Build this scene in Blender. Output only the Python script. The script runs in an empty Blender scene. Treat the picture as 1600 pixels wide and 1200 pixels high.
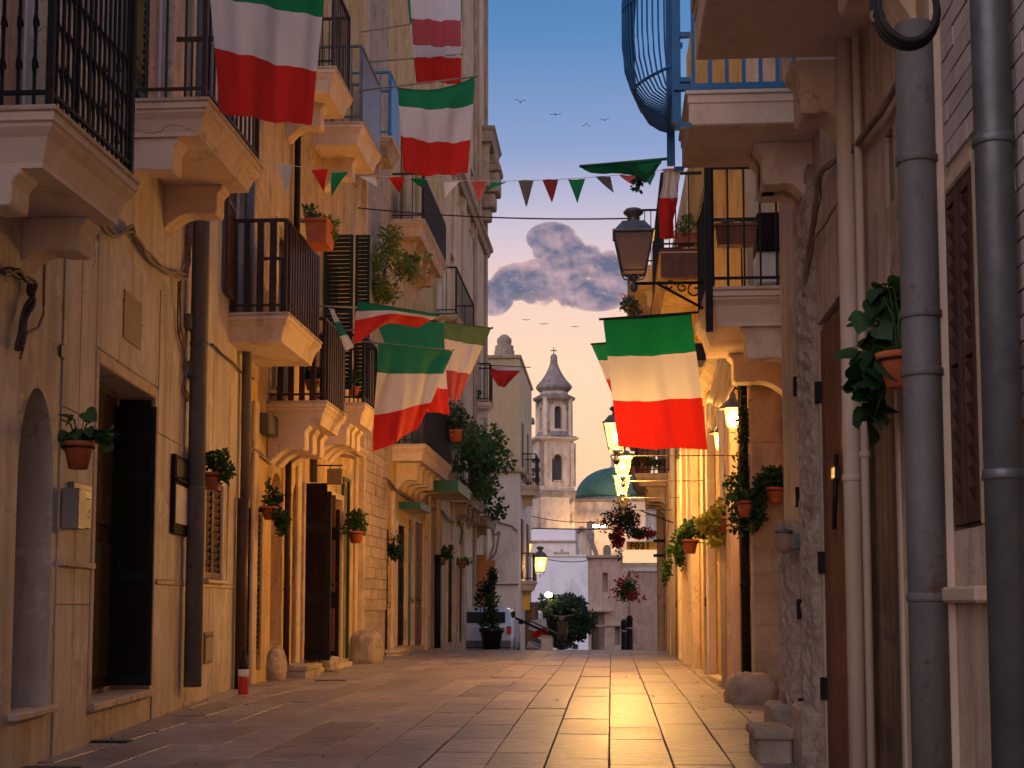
import bpy, bmesh, math, random
from mathutils import Vector, Matrix
random.seed(7)
R = math.radians
PI = math.pi
C = bpy.context.scene.collection
SC = bpy.context.scene

# ------------------------------------------------------------------ camera, sky, sun, exposure
FOC = 2222.0
PITCH = R(5.0)
YAW = math.atan(155 / FOC * math.cos(PITCH))
SHY = 345 - FOC * math.tan(PITCH)
CAM = Vector((0, 0, 1.0))
cd = bpy.data.cameras.new('camera'); cam = bpy.data.objects.new('camera', cd); C.objects.link(cam)
cam.location = CAM
cam.rotation_euler = (PI / 2 + PITCH, 0, YAW)
cd.lens = 50; cd.sensor_width = 36; cd.shift_y = SHY / 1600
cd.clip_start = 0.05; cd.clip_end = 3000
cd.dof.use_dof = False
SC.camera = cam
FW = Vector((-math.sin(YAW) * math.cos(PITCH), math.cos(YAW) * math.cos(PITCH), math.sin(PITCH)))
RT = Vector((math.cos(YAW), math.sin(YAW), 0))
UP = RT.cross(FW)

def ray(px, py): return FW + RT * ((px - 800) / FOC) + UP * ((600 + SHY - py) / FOC)
def atX(px, py, X): d = ray(px, py); return CAM + d * (X / d.x)
def atY(px, py, Y): d = ray(px, py); return CAM + d * (Y / d.y)
def atZ(px, py, Z): d = ray(px, py); return CAM + d * ((Z - 1.0) / d.z)
def proj(p):
    d = Vector(p) - CAM
    k = d.dot(FW)
    return 800 + FOC * d.dot(RT) / k, 600 + SHY - FOC * d.dot(UP) / k

SC.render.engine = 'CYCLES'
SC.cycles.use_denoising = True
SC.cycles.max_bounces = 8
SC.cycles.diffuse_bounces = 5
SC.cycles.sample_clamp_indirect = 6
SC.view_settings.view_transform = 'Standard'
SC.view_settings.look = 'None'
SC.view_settings.exposure = 0.22
SC.view_settings.gamma = 1.0
SC.view_settings.use_curve_mapping = False

def srgb(r, g, b):
    f = lambda c: (c / 255 / 12.92) if c / 255 <= .04045 else ((c / 255 + .055) / 1.055) ** 2.4
    return (f(r), f(g), f(b), 1)

class NT:
    """tiny helper for node trees"""
    def __init__(s, tree): s.t = tree; s.n = tree.nodes; s.l = tree.links
    def add(s, typ, **kw):
        n = s.n.new(typ)
        for k, v in kw.items():
            if k.startswith('i_'): n.inputs[int(k[2:])].default_value = v
            else: setattr(n, k, v)
        return n
    def link(s, a, ao, b, bi): s.l.new(a.outputs[ao], b.inputs[bi])
    def math(s, op, a, b=None, clamp=False):
        n = s.n.new('ShaderNodeMath'); n.operation = op; n.use_clamp = clamp
        for i, v in enumerate((a, b)):
            if v is None: continue
            if isinstance(v, (int, float)): n.inputs[i].default_value = v
            else: s.l.new(v, n.inputs[i])
        return n.outputs[0]
    def mix(s, fac, a, b, typ='MIX'):
        n = s.n.new('ShaderNodeMix'); n.data_type = 'RGBA'; n.blend_type = typ
        for i, v in ((0, fac), (6, a), (7, b)):
            if isinstance(v, (int, float, tuple)): n.inputs[i].default_value = v
            else: s.l.new(v, n.inputs[i])
        return n.outputs[2]
    def noise(s, vec, scale, detail=4, rough=.55):
        n = s.n.new('ShaderNodeTexNoise'); n.inputs['Scale'].default_value = scale
        n.inputs['Detail'].default_value = detail; n.inputs['Roughness'].default_value = rough
        if vec is not None: s.l.new(vec, n.inputs['Vector'])
        return n.outputs['Fac']
    def ramp(s, fac, stops, interp='LINEAR'):
        n = s.n.new('ShaderNodeValToRGB'); n.color_ramp.interpolation = interp
        e = n.color_ramp.elements
        while len(e) < len(stops): e.new(.5)
        for i, (p, c) in enumerate(stops): e[i].position = p; e[i].color = c if len(c) == 4 else (*c, 1)
        s.l.new(fac, n.inputs[0]); return n.outputs[0]
    def mapping(s, vec, scale, loc=(0, 0, 0)):
        n = s.n.new('ShaderNodeMapping'); n.inputs['Scale'].default_value = scale; n.inputs['Location'].default_value = loc
        s.l.new(vec, n.inputs['Vector']); return n.outputs[0]

world = bpy.data.worlds.new('World'); SC.world = world; world.use_nodes = True
w = NT(world.node_tree); w.n.clear()
tc = w.add('ShaderNodeTexCoord'); sep = w.add('ShaderNodeSeparateXYZ'); w.link(tc, 'Generated', sep, 0)
zz = sep.outputs[2]
gray1 = lambda v: (v, v, v, 1)
sky = w.ramp(zz, [(0.0, srgb(246, 192, 160)), (0.10, srgb(255, 208, 166)), (.165, srgb(255, 214, 182)),
                  (.215, srgb(243, 205, 192)), (.26, srgb(204, 190, 208)), (.31, srgb(137, 157, 202)),
                  (.38, srgb(86, 133, 188)), (.44, srgb(64, 116, 174)), (.7, srgb(66, 106, 160)), (1.0, srgb(64, 98, 150))])
# cloud field: banks of cumulus low in the sky, noise on the direction
yy = w.math('MAXIMUM', w.math('ABSOLUTE', sep.outputs[1]), .05)
cu = w.math('DIVIDE', sep.outputs[0], yy); cv = w.math('DIVIDE', zz, yy)
comb = w.add('ShaderNodeCombineXYZ'); w.l.new(cu, comb.inputs[0]); w.l.new(cv, comb.inputs[1]); w.l.new(sep.outputs[1], comb.inputs[2])
stretch = w.mapping(comb.outputs[0], (1, 1.15, .4))
n1 = w.noise(stretch, 27, 10, .55)
n2 = w.noise(stretch, 6, 3, .5)
def blob(px, py, rx, ry):
    p = atY(px, py, 1.0) - CAM
    a = w.math('DIVIDE', w.math('SUBTRACT', cu, p.x), rx / FOC)
    b = w.math('DIVIDE', w.math('SUBTRACT', cv, p.z), ry / FOC)
    q = w.math('ADD', w.math('MULTIPLY', a, a), w.math('MULTIPLY', b, b))
    return w.math('SUBTRACT', 1.0, q, True)
acc = None
for b_ in ((862, 372, 44, 28), (880, 392, 52, 34), (912, 412, 66, 40), (845, 436, 60, 36), (800, 440, 48, 34), (885, 452, 90, 34), (768, 462, 40, 36), (950, 410, 34, 30), (960, 445, 40, 26), (920, 470, 70, 20),
           (1120, 430, 90, 50), (1190, 450, 90, 40), (560, 420, 110, 60), (500, 450, 120, 40)):
    o_ = blob(*b_)
    acc = o_ if acc is None else w.math('MAXIMUM', acc, o_)
# the same sort of clouds go on round the horizon
gen = w.math('SUBTRACT', n2, .70, True)
gen = w.math('MULTIPLY', gen, w.math('SUBTRACT', 1.0, w.math('MULTIPLY', w.math('ABSOLUTE', w.math('SUBTRACT', zz, .3)), 6), True))
gen = w.math('MULTIPLY', gen, 2.0)
pres = w.math('MULTIPLY', w.math('MAXIMUM', acc, gen), 6.0, True)
field = w.math('ADD', w.math('MULTIPLY', w.math('POWER', w.math('MAXIMUM', acc, gen), .75), 1.0), w.math('MULTIPLY', w.math('MULTIPLY', w.math('SUBTRACT', n1, .5), 2.6), pres))
dens = w.ramp(field, [(.33, gray1(0)), (.56, gray1(.95))], 'EASE')
n3 = w.noise(w.mapping(comb.outputs[0], (1, 1.15, .4), (-.002, -.007, 0)), 27, 10, .55)
lit = w.math('ADD', .28, w.math('MULTIPLY', w.math('SUBTRACT', n1, n3), 4.0), True)
ccol = w.mix(lit, srgb(82, 90, 126), srgb(206, 168, 174))
ccol = w.mix(w.ramp(field, [(.45, gray1(.45)), (.75, gray1(0))]), ccol, srgb(228, 180, 168))
sky2 = w.mix(dens, sky, ccol)
# low lavender bank near the horizon
p = atY(930, 735, 1) - CAM
bank = w.math('SUBTRACT', w.math('ADD', w.noise(w.mapping(comb.outputs[0], (1, 3, .3)), 9, 3), w.math('MULTIPLY', w.math('SUBTRACT', p.z + .02, cv), 9)), .55)
bank = w.math('MULTIPLY', w.math('MULTIPLY', bank, 3.0, True), .55)
bank = w.math('MULTIPLY', bank, w.ramp(cu, [(.42, gray1(0)), (.5, gray1(1))]) if False else 1.0)
sky3 = w.mix(bank, sky2, srgb(205, 172, 186))
nish = w.add('ShaderNodeTexSky'); nish.sky_type = 'NISHITA'; nish.sun_disc = False
nish.sun_elevation = R(2.0); nish.sun_rotation = R(200)
nadd = w.mix(.02, sky3, nish.outputs[0], 'ADD')
bg = w.add('ShaderNodeBackground'); w.l.new(nadd, bg.inputs[0]); bg.inputs[1].default_value = 0.87
wo = w.add('ShaderNodeOutputWorld'); w.link(bg, 0, wo, 0)

# last glow of the evening: soft, low strength, from behind the camera
sd = bpy.data.lights.new('evening_glow', 'SUN'); sd.energy = 1.35; sd.angle = R(80); sd.color = (1.0, .84, .86)
sun = bpy.data.objects.new('evening_glow', sd); C.objects.link(sun)
sun.location = (0, -20, 30)
sun.rotation_euler = (R(54), 0, R(-24))

# ------------------------------------------------------------------ materials
MATS = {}
def base_mat(name):
    m = bpy.data.materials.new(name); m.use_nodes = True
    t = NT(m.node_tree); t.n.clear()
    out = t.add('ShaderNodeOutputMaterial'); b = t.add('ShaderNodeBsdfPrincipled'); t.link(b, 0, out, 0)
    g = t.add('ShaderNodeNewGeometry')
    return m, t, b, out, g.outputs['Position']

def mottled(name, c1, c2, scale=3, rough=.85, bump=.15, bscale=40, streak=0., sc=None, metal=0., dirt=None, dscale=1.2, stretch=(1, 1, .15), vary=.0, spec=.3, rust=None, crack=0):
    """colour c1/c2 mottled by noise, optional vertical streaks, dirt stains and a fine bump"""
    m, t, b, out, pos = base_mat(name)
    n = t.noise(pos, scale, 6, .62)
    col = t.mix(t.ramp(n, [(.32, gray1(0)), (.68, gray1(1))]), (*c1, 1), (*c2, 1))
    if streak:
        s = t.noise(t.mapping(pos, stretch), sc or 9, 5, .6)
        f = t.ramp(s, [(.38, gray1(0)), (.7, gray1(1))])
        col = t.mix(t.math('MULTIPLY', f, streak), col, (c1[0] * .45, c1[1] * .42, c1[2] * .4, 1))
    if dirt:
        d = t.noise(t.mapping(pos, (1, 1, .55)), dscale, 8, .7)
        f = t.ramp(d, [(.53, gray1(0)), (.68, gray1(.75))])
        col = t.mix(f, col, (*dirt, 1))
    if rust:
        d = t.noise(pos, 7, 8, .75)
        col = t.mix(t.ramp(d, [(.58, gray1(0)), (.66, gray1(.8))]), col, (*rust, 1))
    if crack:
        wp = t.add('ShaderNodeTexNoise'); wp.inputs['Scale'].default_value = 2.2; wp.inputs['Detail'].default_value = 6; t.l.new(pos, wp.inputs['Vector'])
        va = t.add('ShaderNodeVectorMath'); va.operation = 'MULTIPLY_ADD'; t.l.new(wp.outputs['Color'], va.inputs[0]); va.inputs[1].default_value = (.9, .9, .9); t.l.new(pos, va.inputs[2])
        vo = t.add('ShaderNodeTexVoronoi'); vo.feature = 'DISTANCE_TO_EDGE'; vo.inputs['Scale'].default_value = crack; t.l.new(va.outputs[0], vo.inputs['Vector'])
        cm_ = t.noise(pos, 1.1, 3)
        cf = t.math('MULTIPLY', t.ramp(vo.outputs['Distance'], [(0, gray1(1)), (.012, gray1(0))]), t.ramp(cm_, [(.50, gray1(0)), (.60, gray1(.8))]))
        col = t.mix(cf, col, (c1[0] * .3, c1[1] * .27, c1[2] * .24, 1))
        # paler worn patches where paint has come away
        pt = t.noise(pos, 1.9, 9, .68)
        col = t.mix(t.ramp(pt, [(.585, gray1(0)), (.60, gray1(.45))]), col, (min(.8, c2[0] * 1.12), min(.78, c2[1] * 1.15), min(.76, c2[2] * 1.25), 1))
    if vary:
        oi = t.add('ShaderNodeObjectInfo')
        v = t.math('ADD', 1 - vary, t.math('MULTIPLY', oi.outputs['Random'], 2 * vary))
        cm = t.add('ShaderNodeCombineXYZ')
        for i in range(3): t.l.new(v, cm.inputs[i])
        col = t.mix(1.0, col, cm.outputs[0], 'MULTIPLY')
    t.l.new(col, b.inputs['Base Color'])
    rn = t.noise(pos, scale * 2.3, 4)
    t.l.new(t.math('ADD', rough - .12, t.math('MULTIPLY', rn, .24)), b.inputs['Roughness'])
    b.inputs['Metallic'].default_value = metal
    b.inputs['Specular IOR Level'].default_value = spec
    if bump:
        bn = t.add('ShaderNodeBump'); bn.inputs['Strength'].default_value = bump; bn.inputs['Distance'].default_value = .02
        h = t.math('ADD', t.noise(pos, bscale, 6, .65), t.math('MULTIPLY', n, .6))
        t.l.new(h, bn.inputs['Height']); t.link(bn, 0, b, 'Normal')
    MATS[name] = m
    return m

mottled('travertine', (.50, .42, .36), (.62, .54, .47), 2.2, .7, .14, 60, streak=.6, sc=5, dirt=(.27, .17, .11), dscale=1.1, crack=1.1)
mottled('plaster_ochre', (.56, .38, .17), (.70, .50, .26), 1.6, .9, .4, 30, streak=.5, dirt=(.22, .13, .07), dscale=1.7, crack=1.1)
mottled('plaster_cream', (.60, .46, .30), (.72, .57, .40), 1.4, .9, .35, 32, streak=.18, dirt=(.30, .21, .14), dscale=1.5, crack=1.1)
mottled('plaster_near', (.52, .40, .30), (.66, .52, .40), 1.8, .9, .5, 26, streak=.5, dirt=(.28, .19, .13), dscale=1.9, crack=1.1)
mottled('cream_paint', (.68, .54, .34), (.76, .62, .41), 1.0, .9, .15, 20, streak=.15, dirt=(.5, .38, .24), dscale=.7)
mottled('lime_wash', (.74, .66, .58), (.82, .74, .66), 1.2, .9, .2, 20, streak=.2, dirt=(.46, .38, .32), dscale=.9)
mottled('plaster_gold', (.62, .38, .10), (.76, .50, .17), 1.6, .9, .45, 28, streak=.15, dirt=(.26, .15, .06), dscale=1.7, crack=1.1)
mottled('plaster_pink', (.50, .35, .27), (.60, .45, .35), 1.8, .9, .25, 30, streak=.3, dirt=(.25, .18, .13), dscale=1.3, crack=1.1)
mottled('plaster_pale', (.74, .68, .60), (.82, .76, .70), 1.2, .9, .15, 35, streak=.25, dirt=(.42, .37, .33), dscale=.9)
mottled('stone_rough', (.32, .24, .18), (.58, .48, .40), 16, .95, 1.0, 45, dirt=(.17, .12, .09), dscale=3)
mottled('stone_block', (.40, .30, .22), (.52, .41, .32), 4, .9, .5, 30, vary=.13, dirt=(.25, .19, .14), dscale=2)
mottled('stone_trim', (.55, .42, .30), (.66, .52, .38), 3, .85, .2, 45, streak=.3, dirt=(.30, .22, .15), dscale=2, crack=2.0)
mottled('stone_weathered', (.40, .31, .24), (.50, .40, .31), 3, .9, .5, 20, streak=.6, dirt=(.14, .11, .10), dscale=1.2)
mottled('soffit', (.68, .52, .40), (.78, .62, .48), 1.5, .9, .15, 70, dirt=(.44, .30, .19), dscale=2, crack=1.1)
mottled('boulder', (.30, .24, .19), (.44, .36, .30), 6, .9, .8, 22, dirt=(.16, .13, .11), dscale=4)
mottled('church_stone', (.62, .49, .38), (.76, .62, .50), .8, .9, .6, 5, streak=.5, sc=1.4, dirt=(.24, .20, .19), dscale=.55, stretch=(1, 1, .25))
mottled('church_dark', (.17, .145, .14), (.34, .28, .25), 1.3, .9, .8, 5, dirt=(.10, .09, .09), dscale=.9)
mottled('dome_green', (.06, .17, .12), (.10, .22, .16), .5, .5, .1, 8, streak=.3, sc=1)
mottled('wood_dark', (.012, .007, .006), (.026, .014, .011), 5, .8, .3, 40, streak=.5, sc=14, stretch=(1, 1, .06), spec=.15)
mottled('wood_brown', (.14, .055, .03), (.22, .09, .05), 4, .6, .4, 40, streak=.6, sc=14, stretch=(1, 1, .05))
mottled('wood_orange', (.40, .16, .045), (.52, .22, .07), 3, .6, .3, 40, streak=.5, sc=10, stretch=(1, 1, .05))
mottled('wood_old', (.13, .075, .05), (.22, .14, .10), 6, .8, .9, 30, streak=.9, sc=11, stretch=(1, 1, .05), dirt=(.05, .03, .025), dscale=2)
mottled('shutter_brown', (.07, .032, .022), (.11, .05, .035), 6, .55, .2, 40, streak=.4)
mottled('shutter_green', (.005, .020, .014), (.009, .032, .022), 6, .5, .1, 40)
mottled('iron_black', (.010, .010, .014), (.020, .019, .022), 12, .6, .25, 60, metal=.4, rust=(.06, .025, .012))
mottled('iron_brown', (.030, .014, .010), (.050, .024, .016), 12, .5, .2, 60, rust=(.09, .035, .015))
mottled('iron_blue', (.015, .15, .38), (.025, .19, .46), 5, .4, .1, 60, rust=(.06, .05, .05))
mottled('zinc', (.13, .118, .12), (.19, .175, .175), 2.2, .6, .25, 30, metal=.1, rust=(.10, .055, .035), streak=.35, sc=8)
mottled('pipe_cream', (.58, .46, .36), (.66, .54, .43), 3, .55, .1, 30, streak=.3)
mottled('pipe_brown', (.05, .022, .015), (.075, .035, .022), 4, .5, .1, 30)
mottled('terracotta', (.42, .095, .035), (.54, .15, .06), 6, .75, .2, 50, vary=.25, dirt=(.28, .13, .08), dscale=7)
mottled('clay_box', (.36, .10, .05), (.46, .15, .08), 6, .75, .1, 50)
mottled('soil', (.03, .02, .014), (.06, .04, .025), 30, .95, .5, 60)
mottled('cable_grey', (.16, .11, .085), (.26, .19, .15), 14, .6, .2, 60)
mottled('cable_dark', (.045, .03, .025), (.08, .055, .045), 14, .6, .2, 60)
mottled('steel', (.22, .20, .19), (.30, .27, .25), 3, .55, .05, 40, metal=.4)
mottled('plate_brown', (.20, .13, .065), (.26, .17, .09), 3, .6, .1, 40)
mottled('bronze_black', (.02, .02, .02), (.04, .04, .04), 8, .4, .1, 40, metal=.6)
mottled('lamp_grey', (.10, .105, .12), (.16, .165, .18), 6, .45, .1, 50, metal=.5)
mottled('paint_green', (.02, .10, .055), (.03, .13, .07), 4, .5, .1, 40)
mottled('mortar', (.10, .07, .055), (.16, .12, .09), 8, .95, .3, 40)
mottled('asphalt', (.05, .048, .045), (.07, .065, .06), 8, .9, .3, 60)
mottled('paper', (.62, .56, .50), (.72, .66, .60), 5, .8, .02, 40)
mottled('interior_shade', (.05, .05, .06), (.08, .08, .09), 2, .9, 0, 10)  # dark colour stands in for the shade inside the bell tower
mottled('white_paint', (.70, .68, .66), (.78, .76, .73), 3, .6, .05, 40)
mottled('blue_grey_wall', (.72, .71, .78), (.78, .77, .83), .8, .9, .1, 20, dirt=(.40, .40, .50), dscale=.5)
mottled('car_white', (.55, .60, .68), (.58, .63, .72), 3, .25, 0, 40, spec=.6)
mottled('rubber', (.015, .015, .015), (.03, .03, .03), 8, .8, .1, 40)
mottled('sign_yellow', (.78, .42, .06), (.84, .48, .09), 3, .6, 0, 40)
mottled('brick_white', (.46, .40, .38), (.56, .49, .46), 6, .75, .35, 40, vary=.08)
mottled('extinguisher_red', (.48, .02, .015), (.55, .03, .02), 3, .35, 0, 40, spec=.6)
mottled('roof_tile', (.30, .15, .09), (.42, .24, .15), 5, .9, .4, 20)
mottled('bark', (.08, .055, .04), (.14, .10, .07), 8, .9, .6, 30)

def paving():
    m, t, b, out, pos = base_mat('paving_stone')
    oi = t.add('ShaderNodeObjectInfo')
    n = t.noise(pos, 1.3, 7, .6); n2 = t.noise(pos, 14, 6, .7)
    col = t.mix(t.ramp(n, [(.3, gray1(0)), (.7, gray1(1))]), (.29, .235, .20, 1), (.46, .385, .33, 1))
    col = t.mix(t.ramp(n2, [(.5, gray1(0)), (.72, gray1(.5))]), col, (.12, .08, .06, 1))
    sc_ = t.noise(t.mapping(pos, (.5, 5, 1)), 7, 8, .75)          # scuffs across the street
    col = t.mix(t.ramp(sc_, [(.50, gray1(0)), (.60, gray1(.75))]), col, (.075, .05, .045, 1))
    v = t.math('ADD', .80, t.math('MULTIPLY', oi.outputs['Random'], .4))
    cm = t.add('ShaderNodeCombineXYZ')
    for i in range(3): t.l.new(v, cm.inputs[i])
    col = t.mix(1.0, col, cm.outputs[0], 'MULTIPLY')
    t.l.new(col, b.inputs['Base Color'])
    r = t.math('ADD', t.math('MULTIPLY', n, .28), t.math('MULTIPLY', n2, .18))
    r = t.math('ADD', r, t.math('MULTIPLY', oi.outputs['Random'], .06))
    t.l.new(t.math('ADD', r, .17), b.inputs['Roughness'])
    b.inputs['Specular IOR Level'].default_value = .6
    bn = t.add('ShaderNodeBump'); bn.inputs['Strength'].default_value = .5; bn.inputs['Distance'].default_value = .016
    h = t.math('ADD', t.noise(pos, 5, 8, .65), t.math('MULTIPLY', sc_, .5))
    t.l.new(h, bn.inputs['Height']); t.link(bn, 0, b, 'Normal')
    MATS['paving_stone'] = m
paving()

def cloth(name, c, tr=.46):
    m, t, b, out, pos = base_mat(name)
    n = t.noise(pos, 260, 2)
    n0 = t.noise(pos, 3, 4)
    col = t.mix(t.math('MULTIPLY', n0, .35), (*c, 1), (c[0] * .7, c[1] * .7, c[2] * .72, 1))
    t.l.new(col, b.inputs['Base Color']); b.inputs['Roughness'].default_value = .8
    b.inputs['Sheen Weight'].default_value = .2
    tr_ = t.add('ShaderNodeBsdfTranslucent'); t.l.new(col, tr_.inputs[0])
    mx = t.add('ShaderNodeMixShader'); mx.inputs[0].default_value = tr
    t.link(b, 0, mx, 1); t.link(tr_, 0, mx, 2); t.link(mx, 0, out, 0)
    bn = t.add('ShaderNodeBump'); bn.inputs['Strength'].default_value = .55; bn.inputs['Distance'].default_value = .012
    cr_ = t.noise(t.mapping(pos, (1, 1, .5)), 9, 5, .6)
    t.l.new(t.math('ADD', t.math('MULTIPLY', n, .12), cr_), bn.inputs['Height']); t.link(bn, 0, b, 'Normal')
    MATS[name] = m
cloth('cloth_green', (.006, .26, .10)); cloth('cloth_white', (.76, .75, .80)); cloth('cloth_red', (.66, .022, .012))
cloth('cloth_teal', (.004, .22, .14)); cloth('cloth_faded_green', (.10, .20, .12)); cloth('cloth_faded_red', (.50, .08, .09))
cloth('cloth_grey', (.20, .20, .24)); cloth('cloth_coral', (.68, .13, .12)); cloth('cloth_maroon', (.34, .05, .08))
cloth('cloth_canvas', (.66, .58, .46), .4); cloth('cloth_dark', (.03, .02, .03), .1)

def leafmat(name, c1, c2, tr=.3):
    m, t, b, out, pos = base_mat(name)
    n = t.noise(pos, 9, 4)
    oi = t.add('ShaderNodeObjectInfo')
    f = t.math('ADD', t.math('MULTIPLY', n, .8), t.math('SUBTRACT', t.math('MULTIPLY', oi.outputs['Random'], .4), .2), True)
    col = t.mix(t.ramp(f, [(.3, gray1(0)), (.65, gray1(1))]), (*c1, 1), (*c2, 1))
    t.l.new(col, b.inputs['Base Color']); b.inputs['Roughness'].default_value = .55
    tr_ = t.add('ShaderNodeBsdfTranslucent'); t.l.new(col, tr_.inputs[0])
    mx = t.add('ShaderNodeMixShader'); mx.inputs[0].default_value = tr
    t.link(b, 0, mx, 1); t.link(tr_, 0, mx, 2); t.link(mx, 0, out, 0)
    MATS[name] = m
leafmat('leaf_dark', (.012, .045, .012), (.04, .115, .028)); leafmat('leaf_mid', (.03, .085, .018), (.085, .18, .035))
leafmat('leaf_light', (.09, .17, .03), (.20, .27, .05)); leafmat('leaf_yellow', (.26, .25, .03), (.42, .36, .06))
leafmat('leaf_grey', (.06, .09, .06), (.13, .17, .10)); leafmat('petal_red', (.50, .02, .02), (.62, .06, .05))
leafmat('petal_pink', (.55, .08, .16), (.62, .2, .2)); leafmat('olive', (.025, .055, .030), (.06, .11, .055))

def emis(name, col, strength, transp=0.):
    m, t, b, out, pos = base_mat(name)
    e = t.add('ShaderNodeEmission'); e.inputs[0].default_value = (*col, 1); e.inputs[1].default_value = strength
    if transp:
        tr = t.add('ShaderNodeBsdfTransparent'); mx = t.add('ShaderNodeMixShader'); mx.inputs[0].default_value = 1 - transp
        t.link(tr, 0, mx, 1); t.link(e, 0, mx, 2); t.link(mx, 0, out, 0)
    else: t.link(e, 0, out, 0)
    MATS[name] = m
emis('lit_glass', (1.0, .50, .12), 3.6, .5)
emis('lit_sign', (1.0, .66, .36), .85)
emis('lit_bulb', (1.0, .70, .30), 30)
def glassy():
    m, t, b, out, pos = base_mat('dusty_glass')
    b.inputs['Base Color'].default_value = (.42, .33, .28, 1); b.inputs['Roughness'].default_value = .45
    tl = t.add('ShaderNodeBsdfTranslucent'); tl.inputs[0].default_value = (.7, .55, .48, 1)
    mx = t.add('ShaderNodeMixShader'); mx.inputs[0].default_value = .6
    t.link(b, 0, mx, 1); t.link(tl, 0, mx, 2); t.link(mx, 0, out, 0)
    MATS['dusty_glass'] = m
    m, t, b, out, pos = base_mat('window_glass')
    b.inputs['Base Color'].default_value = (.03, .035, .045, 1); b.inputs['Roughness'].default_value = .08
    b.inputs['Specular IOR Level'].default_value = .8
    MATS['window_glass'] = m
glassy()
mottled('wood_green_trim', (.01, .06, .03), (.02, .08, .04), 4, .5, .1, 40)
mottled('lettering_dark', (.10, .03, .01), (.12, .04, .015), 4, .7, 0, 40)

# ------------------------------------------------------------------ mesh helpers
class Frame:
    """u runs along the wall, w out of it, z up"""
    def __init__(s, p0, u, w=None, z=0):
        s.o = Vector((p0[0], p0[1], z)); s.u = Vector((u[0], u[1], 0)).normalized()
        s.w = Vector((w[0], w[1], 0)).normalized() if w else Vector((s.u.y, -s.u.x, 0))
    def p(s, u, w, z): v = s.o + s.u * u + s.w * w; return Vector((v.x, v.y, s.o.z + z))
    def px(s, x, y, off=0.):
        """pixel of the survey photograph -> (u, z) on the wall plane moved off by off"""
        d = ray(x, y); o = s.o + s.w * off
        t = (o - CAM).dot(s.w) / d.dot(s.w)
        q = CAM + d * t
        return (q - s.o).dot(s.u), q.z - s.o.z
    def rect(s, x0, x1, yt, yb, off=0.):
        u0, z1 = s.px(x0, yt, off); ub, z0 = s.px(x0, yb, off); u1, _ = s.px(x1, (yt + yb) / 2, off)
        um, _ = s.px(x0, (yt + yb) / 2, off)
        return min(um, u1), max(um, u1), z0, z1
WF = Frame((0, 0), (1, 0), (0, 1))     # world: u = X, w = Y

class MB:
    def __init__(s): s.v = []; s.f = []; s.smooth = []
    def vert(s, p): s.v.append(Vector(p)); return len(s.v) - 1
    def face(s, idx, sm=False): s.f.append(tuple(idx)); s.smooth.append(sm)
    def poly(s, pts, sm=False): s.face([s.vert(p) for p in pts], sm)
    def box(s, u0, u1, w0, w1, z0, z1, F=WF):
        c = [s.vert(F.p(u, w_, z)) for u in (u0, u1) for w_ in (w0, w1) for z in (z0, z1)]
        for q in ((0, 1, 3, 2), (4, 6, 7, 5), (0, 4, 5, 1), (2, 3, 7, 6), (0, 2, 6, 4), (1, 5, 7, 3)): s.face([c[i] for i in q])
        return s
    def prism(s, pts, u0, u1, F=WF, sm=False):
        """polygon in the (w, z) plane pushed along u"""
        n = len(pts); a = [s.vert(F.p(u0, p[0], p[1])) for p in pts]; b = [s.vert(F.p(u1, p[0], p[1])) for p in pts]
        s.face(a[::-1]); s.face(b)
        for i in range(n): s.face((a[i], a[(i + 1) % n], b[(i + 1) % n], b[i]), sm)
        return s
    def tube(s, path, r, seg=6, cap=True):
        rings = []
        path = [Vector(p) for p in path]
        for i, p in enumerate(path):
            d = (path[min(i + 1, len(path) - 1)] - path[max(i - 1, 0)])
            if d.length < 1e-9: d = Vector((0, 0, 1))
            d.normalize()
            a = d.cross(Vector((0, 0, 1)));
            if a.length < .05: a = d.cross(Vector((0, 1, 0)))
            a.normalize(); b = d.cross(a)
            rr = r[i] if isinstance(r, (list, tuple)) else r
            rings.append([s.vert(p + a * rr * math.cos(k * 2 * PI / seg) + b * rr * math.sin(k * 2 * PI / seg)) for k in range(seg)])
        for i in range(len(rings) - 1):
            for k in range(seg):
                s.face((rings[i][k], rings[i][(k + 1) % seg], rings[i + 1][(k + 1) % seg], rings[i + 1][k]), True)
        if cap: s.face(rings[0][::-1]); s.face(rings[-1])
        return s
    def lathe(s, c, prof, seg=16, rot=0, sm=True, sx=1, sy=1):
        c = Vector(c); rings = []
        for r, z in prof:
            rings.append([s.vert(c + Vector((r * sx * math.cos(rot + k * 2 * PI / seg), r * sy * math.sin(rot + k * 2 * PI / seg), z))) for k in range(seg)])
        for i in range(len(rings) - 1):
            for k in range(seg):
                s.face((rings[i][k], rings[i][(k + 1) % seg], rings[i + 1][(k + 1) % seg], rings[i + 1][k]), sm)
        s.face(rings[0][::-1]); s.face(rings[-1])
        return s
    def join(s, o):
        k = len(s.v); s.v += o.v; s.f += [tuple(i + k for i in f) for f in o.f]; s.smooth += o.smooth

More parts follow.
